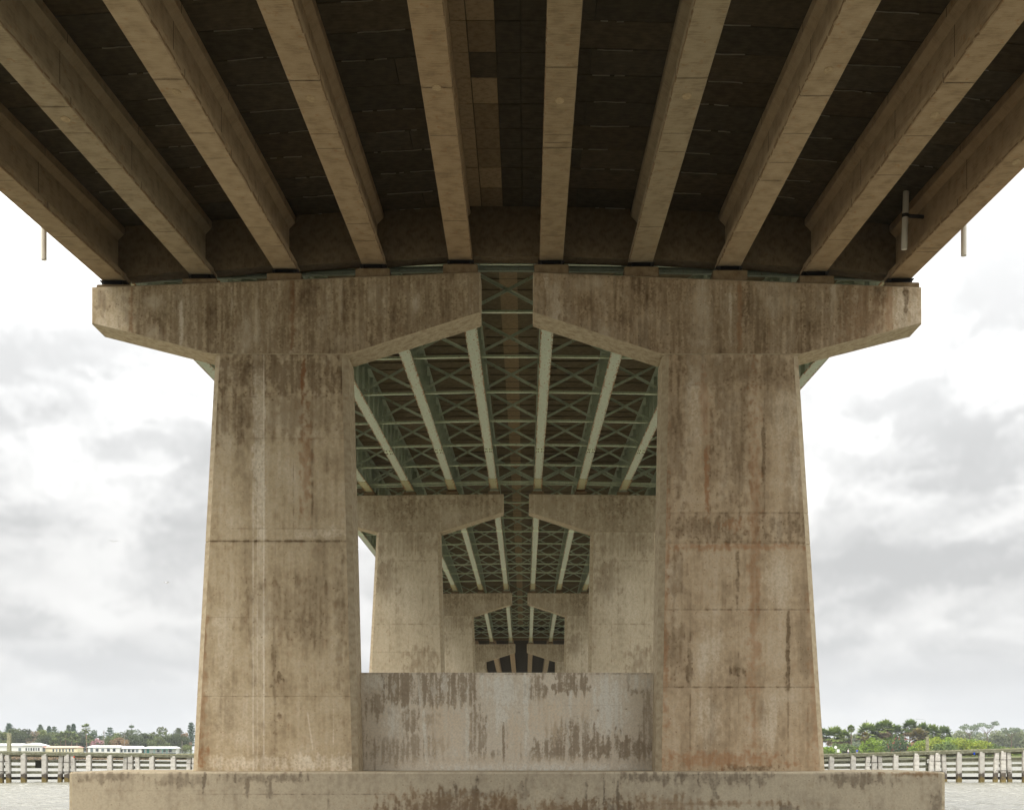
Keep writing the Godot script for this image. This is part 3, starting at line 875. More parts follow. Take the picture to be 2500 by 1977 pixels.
func near_span() -> void:
	var root := thing("concrete_span", "near bridge span of long concrete girders filling the upper picture", "bridge span", Vector3.ZERO)
	var z0 := -4.0
	# deck slab follows the girders and widens with them
	var near_prof := PackedVector2Array()
	var far_prof := PackedVector2Array()
	for pair in [[near_prof, z0], [far_prof, Z_END]]:
		var lo := []
		for i in 10:
			var p := girder_at(i, pair[1])
			lo.append(Vector2(p.x, p.y + GIRDER_H + 0.004))
		var w0: Vector2 = lo[0] + Vector2(-1.05, -0.02)
		var w1: Vector2 = lo[9] + Vector2(1.05, -0.02)
		pair[0].append(w0)
		for q in lo: pair[0].append(q)
		pair[0].append(w1)
		pair[0].append(w1 + Vector2(0, 0.26))
		pair[0].append(Vector2(0.3, lo[4].y + 0.26))
		pair[0].append(w0 + Vector2(0, 0.26))
	var st := begin()
	sweep(st, near_prof, Vector3(0, 0, z0), Vector3(0, 0, Z_END), false, far_prof)
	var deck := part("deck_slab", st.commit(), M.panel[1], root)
	# form panels between the girders
	var lime := begin()
	for b in 9:
		var z := Z_END + 0.27
		var row := 0
		while z < -24.0:
			var len_ := 1.12 + rng.randf_range(-0.1, 0.1)
			var za := z + 0.012
			var zb := z + len_ - 0.012
			if b == 4:
				# the closure strip down the middle: narrow pale patches beside dark boards
				var cuts := [0.0, 0.17, 0.46, 0.72, 1.0]
				for c in 4:
					var mat: Material = M.panel_pale if c == 0 else (M.panel[1] if c >= 2 else ([M.panel_pale, M.panel_mid, M.panel_mid, M.panel_pale, M.panel[2], M.panel_pale, M.panel_mid][rng.randi() % 7]))
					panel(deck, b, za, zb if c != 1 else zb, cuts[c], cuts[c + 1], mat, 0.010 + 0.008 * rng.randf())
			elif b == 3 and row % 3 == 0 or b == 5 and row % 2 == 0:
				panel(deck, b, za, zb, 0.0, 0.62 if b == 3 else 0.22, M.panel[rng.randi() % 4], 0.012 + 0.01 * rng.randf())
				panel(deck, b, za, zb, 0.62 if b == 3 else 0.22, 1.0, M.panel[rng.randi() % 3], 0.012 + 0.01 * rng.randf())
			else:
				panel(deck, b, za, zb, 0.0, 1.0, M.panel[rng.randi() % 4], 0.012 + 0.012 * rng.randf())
			# lime has bled out of many joints as a thin broken crust
			if b != 4 and rng.randf() < 0.86:
				var p := girder_at(b, z)
				var q := girder_at(b + 1, z)
				var t := rng.randf_range(0.06, 0.35)
				var t_end := rng.randf_range(0.5, 0.94)
				var wob := rng.randf_range(-0.02, 0.02)
				var thick := rng.randf_range(0.006, 0.016)
				while t < t_end:
					var dt := rng.randf_range(0.03, 0.09)
					var wob2 := clampf(wob + rng.randf_range(-0.018, 0.018), -0.05, 0.05)
					var a := soffit_point(p, q, t)
					var e := soffit_point(p, q, minf(t + dt, t_end))
					thick = clampf(thick + rng.randf_range(-0.005, 0.005), 0.003, 0.02)
					if rng.randf() < 0.9:
						bar(lime, a + Vector3(0, -0.028, wob), e + Vector3(0, -0.028, wob2), thick, 0.02)
					wob = wob2
					t += dt
			z += len_
			row += 1
	var lc := part("lime_crust", lime.commit(), M.lime, root)
	lc.set_meta("kind", "stuff")
	var prof := girder_profile()
	for i in 10:
		st = begin()
		var a := girder_at(i, z0)
		var b := girder_at(i, Z_END)
		sweep(st, prof, a, b)
		var g := part("girder", st.commit(), M.beam[(i * 3 + 1) % 5], root)
		# form joints wrap the beam as thin proud seams
		for z in [[-25.9, -31.0, -20.4], [-26.4, -30.3, -21.2], [-25.6, -31.4, -29.0]][i % 3]:
			st = begin()
			var c := girder_at(i, z)
			var wide := PackedVector2Array()
			for p in prof: wide.append(p * Vector2(1.0, 1.0) + p.direction_to(Vector2(0, 0.8)) * -0.006)
			wide[0] = prof[0]
			wide[1] = prof[1]
			wide[8] = prof[8]
			wide[9] = prof[9]
			sweep(st, wide, c + Vector3(0, 0, 0.014), c + Vector3(0, 0, -0.014))
			part("form_seam", st.commit(), M.seam, g)
		# bottom joints, hairline across
		for z in [-27.2 - 0.31 * i, -29.4 + 0.2 * i, -32.6 - 0.1 * i, -34.1 + 0.04 * i]:
			if rng.randf() < 0.75:
				st = begin()
				var c := girder_at(i, z)
				box(st, c + Vector3(0, -0.002, 0), Vector3(0.58, 0.004, 0.012))
				part("bottom_crack", st.commit(), M.seam, g)
		# a mortared plug in the underside
		st = begin()
		var pc := girder_at(i, [-28.4, -26.9, -26.1, -26.6, -26.4, -26.9, -26.6, -25.4, -26.9, -28.6][i])
		var k := 0
		var rim := []
		for s in 12:
			rim.append(pc + Vector3(cos(TAU * s / 12.0) * (0.085 + rng.randf() * 0.02), -0.012, sin(TAU * s / 12.0) * (0.11 + rng.randf() * 0.03)))
		for s in 12:
			tri(st, pc + Vector3(0, -0.016, 0), rim[s], rim[(s + 1) % 12])
			quad(st, rim[(s + 1) % 12], rim[s], rim[s] + Vector3(0, 0.014, 0), rim[(s + 1) % 12] + Vector3(0, 0.014, 0))
		part("mortar_plug", st.commit(), M.plug, g)
		# rough mortar bead along the inner bottom edge
		st = begin()
		var side := 1.0 if i < 5 else -1.0
		var zz := Z_END + 0.1
		while zz < -22.0:
			var l := rng.randf_range(0.15, 0.5)
			var c := girder_at(i, zz)
			var e := girder_at(i, zz + l)
			bar(st, c + Vector3(side * 0.322, 0.03 + rng.randf_range(-0.02, 0.03), 0), e + Vector3(side * 0.322, 0.03 + rng.randf_range(-0.02, 0.03), 0), rng.randf_range(0.012, 0.03), rng.randf_range(0.02, 0.06))
			zz += l + rng.randf_range(0.0, 0.15)
		part("edge_bead", st.commit(), M.beam_dim, g).set_meta("kind", "stuff")
	# end diaphragms over the pier
	for b in 9:
		st = begin()
		var x0: float = GIRDER_X[b] + 0.09
		var x1: float = GIRDER_X[b + 1] - 0.09
		var y0: float = GIRDER_Y[b] + 0.13
		var y1: float = GIRDER_Y[b + 1] + 0.13
		var poly := PackedVector2Array([Vector2(x0, y0 + 0.34), Vector2(x0 + 0.26, y0), Vector2(x1 - 0.26, y1), Vector2(x1, y1 + 0.34), Vector2(x1, y1 + 1.0), Vector2(x1 - 0.2, y1 + 1.22), Vector2(x1 - 0.2, y1 + 1.41), Vector2(x0 + 0.2, y0 + 1.41), Vector2(x0 + 0.2, y0 + 1.22), Vector2(x0, y0 + 1.0)])
		slab(st, st, poly, -35.70, -36.22, 0.015, Rect2(0, 0, 1, 1))
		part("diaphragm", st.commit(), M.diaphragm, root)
	# roadside barriers
	for i in [0, 9]:
		st = begin()
		var s := -1.0 if i == 0 else 1.0
		var a := girder_at(i, z0) + Vector3(s * 0.88, GIRDER_H + 0.245, 0)
		var b := girder_at(i, Z_END) + Vector3(s * 0.88, GIRDER_H + 0.245, 0)
		sweep(st, PackedVector2Array([Vector2(-0.15, 0), Vector2(0.15, 0), Vector2(0.1, 0.8), Vector2(-0.1, 0.8)]), a, b)
		part("barrier", st.commit(), M.stone, root)
	# drain pipes
	drain(root, Vector3(10.56, 17.08, -33.7), 1.80, 0.079, Vector3(-0.06, 0, 0), true)
	drain(root, Vector3(12.07, 17.05, -33.7), 1.94, 0.070, Vector3.ZERO, false)
	drain(root, Vector3(-12.17, 17.0, -33.7), 2.0, 0.070, Vector3.ZERO, false)


func rear_span() -> void:
	# the bridge goes on overhead and behind the boat
	var root := thing("concrete_span", "next concrete span, overhead and behind the viewer", "bridge span", Vector3.ZERO, 0.0)
	var st := begin()
	var prof := PackedVector2Array()
	for i in 10:
		var p := girder_at(i, -4.0)
		prof.append(Vector2(p.x, p.y + GIRDER_H + 0.004))
	prof.append(prof[9] + Vector2(1.05, 0))
	prof.append(prof[10] + Vector2(0, 0.26))
	prof.append(Vector2(0.3, prof[4].y + 0.26))
	prof.append(prof[0] + Vector2(-1.05, 0.26))
	prof.append(prof[0] + Vector2(-1.05, 0))
	sweep(st, prof, Vector3(0, 0, 30), Vector3(0, 0, -3.95))
	part("deck_slab", st.commit(), M.panel[1], root)
	for i in 10:
		st = begin()
		var p := girder_at(i, -3.9)
		sweep(st, girder_profile(), Vector3(p.x, p.y, 30), p)
		part("girder", st.commit(), M.beam[(i * 3 + 1) % 5], root)


func soffit_point(p: Vector3, q: Vector3, t: float) -> Vector3:
	var a := p + Vector3(0.24, GIRDER_H, 0)
	var b := q + Vector3(-0.24, GIRDER_H, 0)
	return a.lerp(b, t)


func panel(deck: Node, b: int, za: float, zb: float, t0: float, t1: float, mat: Material, thick: float) -> void:
	var st := begin()
	var g := 0.008
	var lo := []
	for zt in [[zb, t0, g], [zb, t1, -g], [za, t1, -g], [za, t0, g]]:
		lo.append(soffit_point(girder_at(b, zt[0]), girder_at(b + 1, zt[0]), zt[1]) + Vector3(zt[2], 0.002, 0))
	var dn := Vector3(0, -thick - 0.004, 0)
	var e := 0.008
	var inn := [lo[0] + Vector3(e, 0, -e), lo[1] + Vector3(-e, 0, -e), lo[2] + Vector3(-e, 0, e), lo[3] + Vector3(e, 0, e)]
	quad(st, inn[3] + dn, inn[2] + dn, inn[1] + dn, inn[0] + dn)
	for k in 4:
		var j := (k + 1) % 4
		quad(st, inn[k] + dn, inn[j] + dn, lo[j], lo[k])
	part("form_panel", st.commit(), mat, deck)


func drain(root: Node, top: Vector3, length: float, r: float, lean: Vector3, braced: bool) -> void:
	var st := begin()
	var foot := top + Vector3(0, -length, 0) + lean
	tube(st, [top, top.lerp(foot, 0.5), foot], [r, r, r], 16, false)
	tube(st, [foot, top], [r * 0.86, r * 0.86], 16, true)
	var p := part("drain_pipe", st.commit(), M.pvc, root)
	st = begin()
	tube(st, [top + Vector3(0, 0.02, 0), top + Vector3(0, -0.06, 0)], [r * 1.7, r * 1.5], 14)
	part("collar", st.commit(), M.iron, p)
	if braced:
		var c := top.lerp(foot, 0.51)
		st = begin()
		tube(st, [c + Vector3(0, 0.045, 0), c + Vector3(0, -0.045, 0)], [r * 1.15, r * 1.15], 14)
		part("clamp", st.commit(), M.iron, p)
		st = begin()
		bar(st, c + Vector3(r, 0, 0), c + Vector3(0.76, -0.05, 0), 0.07, 0.075)
		box(st, c + Vector3(0.70, -0.06, 0), Vector3(0.012, 0.3, 0.22))
		for y in [-0.16, -0.06, 0.04]:
			box(st, c + Vector3(0.68, y, 0.06), Vector3(0.03, 0.03, 0.03))
		part("bracket", st.commit(), M.iron, p)


func steel_span(z0: float, z1: float, y0: float, y1: float, first: float, label: String, detail: bool) -> void:
	var root := thing("steel_span", label, "bridge span", Vector3.ZERO, 0.0, "steel girder spans")
	var depth := 1.75
	var rise := (y1 - y0) / (z1 - z0)
	var off := []
	for i in 10: off.append((GIRDER_Y[i] - 15.74) * 0.45)
	# deck
	var prof := PackedVector2Array()
	prof.append(Vector2(-12.1, depth + 0.04 + off[0]))
	for i in 10: prof.append(Vector2(GIRDER_X[i], depth + 0.062 + off[i]))
	prof.append(Vector2(12.1, depth + 0.04 + off[9]))
	prof.append(Vector2(12.1, depth + 0.3 + off[9]))
	prof.append(Vector2(0, depth + 0.32 + off[4]))
	prof.append(Vector2(-12.1, depth + 0.3 + off[0]))
	var st := begin()
	sweep(st, prof, Vector3(0, y0, z0), Vector3(0, y1, z1))
	var deck := part("deck_slab", st.commit(), M.slab_steel, root)
	# board lines of the formwork, proud on the underside
	st = begin()
	var zz := z0 - 0.6
	while zz > z1 + 0.5:
		for b in 9:
			if rng.randf() < 0.8:
				var yy: float = y0 + rise * (zz - z0) + depth + 0.05 + (off[b] + off[b + 1]) * 0.5
				box(st, Vector3((GIRDER_X[b] + GIRDER_X[b + 1]) * 0.5, yy, zz), Vector3(1.98, 0.03, rng.randf_range(0.03, 0.12)))
		zz -= 1.15
	var fins := part("form_line", st.commit(), M.panel[3], deck)
	fins.set_meta("kind", "stuff")
	st = begin()
	sweep(st, PackedVector2Array([Vector2(-0.35, -0.02), Vector2(0.25, -0.02), Vector2(0.25, 0.0), Vector2(-0.35, 0.0)]), Vector3(0, y0 + depth + 0.055, z0), Vector3(0, y1 + depth + 0.055, z1))
	part("closure_strip", st.commit(), M.panel_pale, deck)
	for e in [-1, 1]:
		st = begin()
		sweep(st, PackedVector2Array([Vector2(-0.15, 0), Vector2(0.15, 0), Vector2(0.1, 0.8), Vector2(-0.1, 0.8)]), Vector3(e * 11.9, y0 + depth + 0.301 + off[0], z0), Vector3(e * 11.9, y1 + depth + 0.301 + off[0], z1))
		part("barrier", st.commit(), M.stone, root)
	var frames := []
	var z := z0 - first
	while z > z1 + 1.0:
		frames.append(z)
		z -= 5.38
	if detail:
		frames.append(z0 - 0.25)
		frames.append(z1 + 0.4)
	for i in 10:
		var x: float = GIRDER_X[i]
		var o: float = off[i]
		var g := group_part("steel_girder", root, Vector3(x, 0, 0))
		var a := Vector3(0, y0 + o, z0)
		var b := Vector3(0, y1 + o, z1)
		st = begin()
		flange(st, a, b, 0.215)
		part("bottom_flange", st.commit(), M.flange, g)
		st = begin()
		for end in [[a, a.lerp(b, 0.05)], [a.lerp(b, 0.905), b]]:
			st = begin()
			flange(st, end[0] + Vector3(0, -0.026, 0), end[1] + Vector3(0, -0.026, 0), 0.25)
			part("cover_plate", st.commit(), M.flange_end, g)
		st = begin()
		sweep(st, PackedVector2Array([Vector2(-0.012, 0.03), Vector2(0.012, 0.03), Vector2(0.012, depth), Vector2(-0.012, depth)]), a, b)
		# web stiffeners
		var zs := z0 - 0.8
		while zs > z1 + 0.3:
			var y: float = y0 + rise * (zs - z0) + o
			for s in [-1, 1]:
				box(st, Vector3(s * 0.085, y + depth * 0.5, zs), Vector3(0.144, depth - 0.07, 0.014))
			zs -= 1.79
		part("web", st.commit(), M.steel, g)
		st = begin()
		sweep(st, PackedVector2Array([Vector2(-0.2, depth), Vector2(0.2, depth), Vector2(0.2, depth + 0.035), Vector2(-0.2, depth + 0.035)]), a, b)
		part("top_flange", st.commit(), M.steel, g)
		# bolted splices, rusty round the bolts
		for t in ([0.69] if detail else [0.3, 0.7]):
			var c := a.lerp(b, t)
			st = begin()
			box(st, c + Vector3(0, -0.012, 0), Vector3(0.40, 0.022, 0.75))
			for s in [-1, 1]:
				box(st, c + Vector3(s * 0.024, depth * 0.5, 0), Vector3(0.022, depth * 0.8, 0.5))
			var sp := part("splice_plate", st.commit(), M.steel_pale, g)
			if detail:
				st = begin()
				for row in [-0.3, -0.2, 0.2, 0.3]:
					for q in [-0.15, -0.07, 0.07, 0.15]:
						box(st, c + Vector3(q, -0.034, row), Vector3(0.04, 0.025, 0.04))
				var bo := part("bolt", st.commit(), M.rust, sp)
				bo.set_meta("kind", "stuff")
	# cross frames: one horizontal, two crossing diagonals in every bay
	var w := 2.467 - 0.03
	var chord := begin()
	box(chord, Vector3(0, 0.20, 0), Vector3(w - 0.12, 0.014, 0.11))
	box(chord, Vector3(0, 0.25, -0.05), Vector3(w - 0.12, 0.10, 0.014))
	var end_beam := begin()
	box(end_beam, Vector3(0, 0.02, 0), Vector3(w - 0.5, 0.13, 0.02))
	box(end_beam, Vector3(0, -0.05, 0.06), Vector3(w - 0.5, 0.016, 0.12))
	box(end_beam, Vector3(0, 0.085, 0.06), Vector3(w - 0.5, 0.016, 0.12))
	if detail:
		var end_mesh := end_beam.commit()
		for b in 9:
			var eb := part("end_channel", end_mesh, M.steel_dull, root, Vector3((GIRDER_X[b] + GIRDER_X[b + 1]) * 0.5, y0 + (GIRDER_Y[b] + GIRDER_Y[b + 1]) * 0.3 - 15.74 * 0.6, z0 - 0.10))
			eb.rotation.z = atan((off[b + 1] - off[b]) / 2.467)
			for s in [-1, 1]:
				var pl := begin()
				box(pl, Vector3(s * 0.86, 0.16, 0), Vector3(0.22, 0.42, 0.014))
				part("connection_plate", pl.commit(), M.steel, eb)
	var chord_mesh := chord.commit()
	var diag_mesh := []
	var gus := begin()
	for s in [-1, 1]:
		var d := begin()
		bar(d, Vector3(-s * (w * 0.5 - 0.06), 0.36, 0.015 * s), Vector3(s * (w * 0.5 - 0.06), depth - 0.18, 0.015 * s), 0.014, 0.11, Vector3.BACK)
		bar(d, Vector3(-s * (w * 0.5 - 0.06), 0.36 - 0.04, 0.055 * s), Vector3(s * (w * 0.5 - 0.06), depth - 0.22, 0.055 * s), 0.10, 0.012, Vector3.BACK)
		diag_mesh.append(d.commit())
		box(gus, Vector3(s * (w * 0.5 - 0.1), 0.32, 0), Vector3(0.2, 0.3, 0.012))
		box(gus, Vector3(s * (w * 0.5 - 0.1), depth - 0.25, 0), Vector3(0.2, 0.28, 0.012))
	var gus_mesh := gus.commit()
	for zf in frames:
		for b in 9:
			var tilt: float = (off[b + 1] - off[b]) / 2.467
			var y: float = y0 + rise * (zf - z0) + (off[b] + off[b + 1]) * 0.5
			var f := group_part("cross_frame", root, Vector3((GIRDER_X[b] + GIRDER_X[b + 1]) * 0.5, y, zf))
			f.rotation.z = atan(tilt)
			part("bottom_chord", chord_mesh, M.steel_pale, f)
			part("diagonal", diag_mesh[0], M.steel, f)
			part("diagonal", diag_mesh[1], M.steel, f)
			part("gusset", gus_mesh, M.steel, f).set_meta("kind", "stuff")


func flange(st: SurfaceTool, a: Vector3, b: Vector3, half: float) -> void:
	var t := 0.026
	var x := Vector3(half, 0, 0)
	var up := Vector3(0, t, 0)
	var l := a.distance_to(b) / 11.0
	quad(st, a - x, b - x, b + x, a + x, Vector2(0, 0), Vector2(0, l), Vector2(1, l), Vector2(1, 0))
	quad(st, a + x + up, b + x + up, b - x + up, a - x + up, Vector2(1, 0), Vector2(1, l), Vector2(0, l), Vector2(0, 0))
	quad(st, a - x + up, b - x + up, b - x, a - x, Vector2(0, 0), Vector2(0, l), Vector2(0.03, l), Vector2(0.03, 0))
	quad(st, a + x, b + x, b + x + up, a + x + up, Vector2(0.97, 0), Vector2(0.97, l), Vector2(1, l), Vector2(1, 0))
	quad(st, a - x, a + x, a + x + up, a - x + up, Vector2(0, 0), Vector2(1, 0), Vector2(1, 0.01), Vector2(0, 0.01))
	quad(st, b + x, b - x, b - x + up, b + x + up, Vector2(1, 0), Vector2(0, 0), Vector2(0, 0.01), Vector2(1, 0.01))


func far_span() -> void:
	var root := thing("concrete_span", "dark concrete girder span glimpsed beyond the furthest pier", "bridge span", Vector3.ZERO)
	var z0 := -162.0
	var z1 := -236.0
	var y0 := 16.3
	var y1 := 14.3
	var prof := girder_profile()
	for i in 10:
		var st := begin()
		sweep(st, prof, Vector3(GIRDER_X[i], y0, z0), Vector3(GIRDER_X[i], y1, z1))
		part("girder", st.commit(), M.beam[(i * 3 + 1) % 5], root)
	var st := begin()
	sweep(st, PackedVector2Array([Vector2(-12.1, 1.56), Vector2(12.1, 1.56), Vector2(12.1, 1.82), Vector2(-12.1, 1.82)]), Vector3(0, y0, z0), Vector3(0, y1, z1))
	part("deck_slab", st.commit(), M.panel[1], root)
	for b in 9:
		st = begin()
		box(st, Vector3((GIRDER_X[b] + GIRDER_X[b + 1]) * 0.5, y0 + 0.85, z0 - 1.2), Vector3(2.2, 1.4, 0.3))
		part("diaphragm", st.commit(), M.stone_dim, root)
		st = begin()
		box(st, Vector3((GIRDER_X[b] + GIRDER_X[b + 1]) * 0.5, y1 + 0.85, z1 + 0.3), Vector3(2.2, 1.4, 0.3))
		part("diaphragm", st.commit(), M.panel[2], root)


# ---------------------------------------------------------------- fender
func fender_top(x: float) -> float:
	var t := maxf(0.0, (absf(x) - 20.0) / 16.0)
	return 1.90 + t * (0.27 if x < 0 else 0.50)


func fender_z(x: float) -> float:
	return -91.5 + 2.5 * pow(absf(x) / 36.0, 2.0)


func build_fender() -> void:
	var root := thing("channel_fender", "long timber and concrete pile fender lining the channel behind the nearest pier", "fender", Vector3(0, 0, -91.5))
	var base := Vector3(0, 0, -91.5)
	var step := 1.4544
	var mats := []
	for k in 3: mats.append(pile_material(k))
	for k in range(-4, 54):
		var x := -35.95 + step * k
		if absf(x) > 42.0: continue
		var top := fender_top(x) - 0.12
		var z := fender_z(x)
		pile(root, Vector3(x + rng.randf_range(-0.04, 0.04), 0, z) - base, top, 0.345, 0.0, mats[rng.randi() % 3])
		if posmod(k, 3) == 0:
			for s in [-1, 1]:
				pile(root, Vector3(x + s * 0.40, 0, z - 0.06) - base, top - 0.02, 0.30, s * 0.05, mats[rng.randi() % 3])
			if absf(x) > 18.0:
				var c := begin()
				for y in [top * 0.38, top * 0.72]:
					box(c, Vector3(x, y, z + 0.19) - base, Vector3(1.05, 0.025, 0.025))
				part("lashing_cable", c.commit(), M.iron, root)
	# horizontal timbers behind the piles, in lengths
	for row in 6:
		var x := -42.0
		while x < 42.0:
			var x1 := minf(x + 4.363, 42.0)
			var a := Vector3(x + 0.01, fender_height(row, x), fender_z(x) - 0.30) - base
			var b := Vector3(x1 - 0.01, fender_height(row, x1), fender_z(x1) - 0.30) - base
			var st := begin()
			if row == 5:
				bar(st, a + Vector3(0, 0, 0.25), b + Vector3(0, 0, 0.25), 0.42, 0.07)
				part("cap_rail", st.commit(), M.timber_pale, root)
				st = begin()
				bar(st, a + Vector3(0, -0.135, 0.42), b + Vector3(0, -0.135, 0.42), 0.09, 0.19)
				part("waler", st.commit(), M.timber, root)
			else:
				bar(st, a, b, 0.16, 0.19)
				part("waler", st.commit(), M.timber_wet if row == 0 else M.timber, root)
			x = x1
	# a board panel hangs between two piles
	var st := begin()
	box(st, Vector3(-33.45, 1.28, fender_z(-33.45) - 0.18) - base, Vector3(0.64, 0.52, 0.06))
	part("board_panel", st.commit(), M.timber_wet, root)
	var z := fender_z(-36.0)
	st = begin()
	bevel_box(st, Vector3(0, 1.72, 0), Vector3(0.25, 3.44, 0.25), 0.02)
	var post := part("mooring_post", st.commit(), M.timber_pale, self, Vector3(-35.62, 0, z - 0.55))
	tag(post, "tall weathered square post rising above the fender rail before the white house", "post")
	st = begin()
	bevel_box(st, Vector3(0, 1.6, 0), Vector3(0.2, 3.2, 0.2), 0.02)
	post = part("marker_post", st.commit(), M.timber_pale, self, Vector3(28.95, 0, fender_z(29.0) - 0.55))
	tag(post, "grey square post above the right fender rail, before bright green bushes", "post")
	# number board on the right of the fender
	var sg := thing("number_board", "small white number board fixed low between piles at the right", "sign", Vector3(28.95, 1.48, fender_z(29.0) - 0.02))
	st = begin()
	bevel_box(st, Vector3.ZERO, Vector3(0.34, 0.26, 0.02), 0.005)
	part("board", st.commit(), M.sign_white, sg)
	for k in 3:
		st = begin()
		var x := -0.1 + 0.1 * k
		for q in [[-0.025, 0], [0.025, 0]]:
			box(st, Vector3(x + q[0], 0, 0.012), Vector3(0.018, 0.16, 0.006))
		for y in [-0.07, 0.07]:
			box(st, Vector3(x, y, 0.013), Vector3(0.05, 0.018, 0.006))
		part("digit", st.commit(), M.ink, sg)
	st = begin()
	bevel_box(st, Vector3.ZERO, Vector3(0.32, 0.12, 0.03), 0.006)
	var wb := part("plank", st.commit(), M.sign_white, self, Vector3(28.95, 1.98, fender_z(29.0) - 0.02))
	tag(wb, "short white plank under the rail, above the number board", "plank")
	st = begin()
	tube(st, [Vector3(0, 0.09, 0), Vector3(0, 0.05, 0), Vector3(0, 0, 0), Vector3(0, -0.06, 0), Vector3(0, -0.1, 0)], [0.02, 0.06, 0.075, 0.06, 0.02], 10)
	var fl := part("float", st.commit(), plain(Color(0.05, 0.25, 0.72), 0.4), self, Vector3(31.9, 2.02, fender_z(31.9) + 0.16))
	tag(fl, "small bright blue float hung under the rail between two right piles", "float")
	st = begin()
	tube(st, [Vector3(0, 0.05, 0), Vector3(0, 0.03, 0), Vector3(0, 0, 0), Vector3(0, -0.04, 0), Vector3(0, -0.06, 0)], [0.02, 0.05, 0.055, 0.04, 0.02], 10)
	fl = part("float", st.commit(), plain(Color(0.86, 0.30, 0.12), 0.4), self, Vector3(-31.05, 1.78, fender_z(-31.0) + 0.16))
	tag(fl, "small orange float hung under the left rail beside a pile", "float")


func fender_height(row: int, x: float) -> float:
	var top := fender_top(x)
	return top if row == 5 else 0.30 + row * (top - 0.42) / 4.35


func pile_material(k: int) -> StandardMaterial3D:
	# concrete pile: sound grey above, a dark tide band, yellow growth at the foot
	var w := 32
	var h := 256
	var a := noise_bytes(w, h, 8, 30, 800 + k, 4)
	var bytes := PackedByteArray()
	bytes.resize(w * h * 3)
	for y in h:
		for x in w:
			var i := y * w + x
			var t := 1.0 - (y + 0.5) / h + (a[i] - 128) / 1400.0
			var c := Color(0.80, 0.79, 0.76).lerp(Color(0.70, 0.68, 0.65), clampf((a[i] - 110) / 120.0, 0, 1))
			c = c.lerp(Color(0.30, 0.27, 0.24), smoothstep(0.36, 0.26, t) * 0.85)
			c = c.lerp(Color(0.50, 0.44, 0.28), smoothstep(0.17, 0.12, t))
			bytes[i * 3] = int(c.r * 255)
			bytes[i * 3 + 1] = int(c.g * 255)
			bytes[i * 3 + 2] = int(c.b * 255)
	var m := plain(Color(1, 1, 1) * (1.0 - 0.05 * k), 0.9)
	m.albedo_texture = ImageTexture.create_from_image(Image.create_from_data(w, h, false, Image.FORMAT_RGB8, bytes))
	m.texture_repeat = false
	return m


func pile(root: Node, at: Vector3, top: float, w: float, lean: float, mat: Material) -> void:
	var st := begin()
	var prev: PackedVector3Array
	var levels := [-0.5, 0.0, top * 0.5, top - 0.03, top]
	for k in levels.size():
		var y: float = levels[k]
		var inn := 0.03 if k == levels.size() - 1 else 0.0
		var r := octagon(at.x - w * 0.5 + inn + lean * (top - y), at.x + w * 0.5 - inn + lean * (top - y), at.z + w * 0.5 - inn, at.z - w * 0.5 + inn, 0.035, y)
		if k > 0:
			for i in 8:
				var j := (i + 1) % 8
				var va := 1.0 - maxf(0.0, levels[k - 1]) / top
				var vb := 1.0 - y / top
				quad(st, prev[i], prev[j], r[j], r[i], Vector2(i / 8.0, va), Vector2((i + 1) / 8.0, va), Vector2((i + 1) / 8.0, vb), Vector2(i / 8.0, vb))
		prev = r
	for i in range(1, 7):
		tri(st, prev[0], prev[i], prev[i + 1])
	part("pile", st.commit(), mat, root)


# ---------------------------------------------------------------- plants
func leaf_material(c: Color) -> StandardMaterial3D:
	var m := plain(c, 0.75, 0.25)
	m.vertex_color_use_as_albedo = true
	m.backlight_enabled = true
	m.backlight = Color(c.r * 0.35, c.g * 0.4, c.b * 0.2)
	m.cull_mode = BaseMaterial3D.CULL_DISABLED
	return m


func leaf(st: SurfaceTool, p: Vector3, d: Vector3, side: Vector3, l: float, w: float, tone: Color) -> void:
	var n := d.cross(side).normalized()
	for q in [p, p + d * l * 0.5 + side * w, p + d * l, p, p + d * l, p + d * l * 0.5 - side * w]:
		st.set_color(tone)
		v3(st, q, n)


func rand_dir() -> Vector3:
	var v := Vector3(rng.randf_range(-1, 1), rng.randf_range(-1, 1), rng.randf_range(-1, 1))
	return v.normalized() if v.length() > 0.05 else Vector3.UP


func leaves_in(st: SurfaceTool, c: Vector3, r: Vector3, n: int, size: float) -> void:
	var tone_base := rng.randf_range(0.72, 1.15)
	for k in n:
		var d := rand_dir()
		var p := c + d * r * pow(rng.randf(), 0.4)
		var t := tone_base * rng.randf_range(0.75, 1.25)
		var ld := (d + rand_dir() * 0.9).normalized()
		var side := ld.cross(rand_dir()).normalized()
		leaf(st, p, ld, side, size * rng.randf_range(0.7, 1.4), size * rng.randf_range(0.25, 0.45), Color(t * rng.randf_range(0.9, 1.15), t, t * rng.randf_range(0.75, 1.05)))


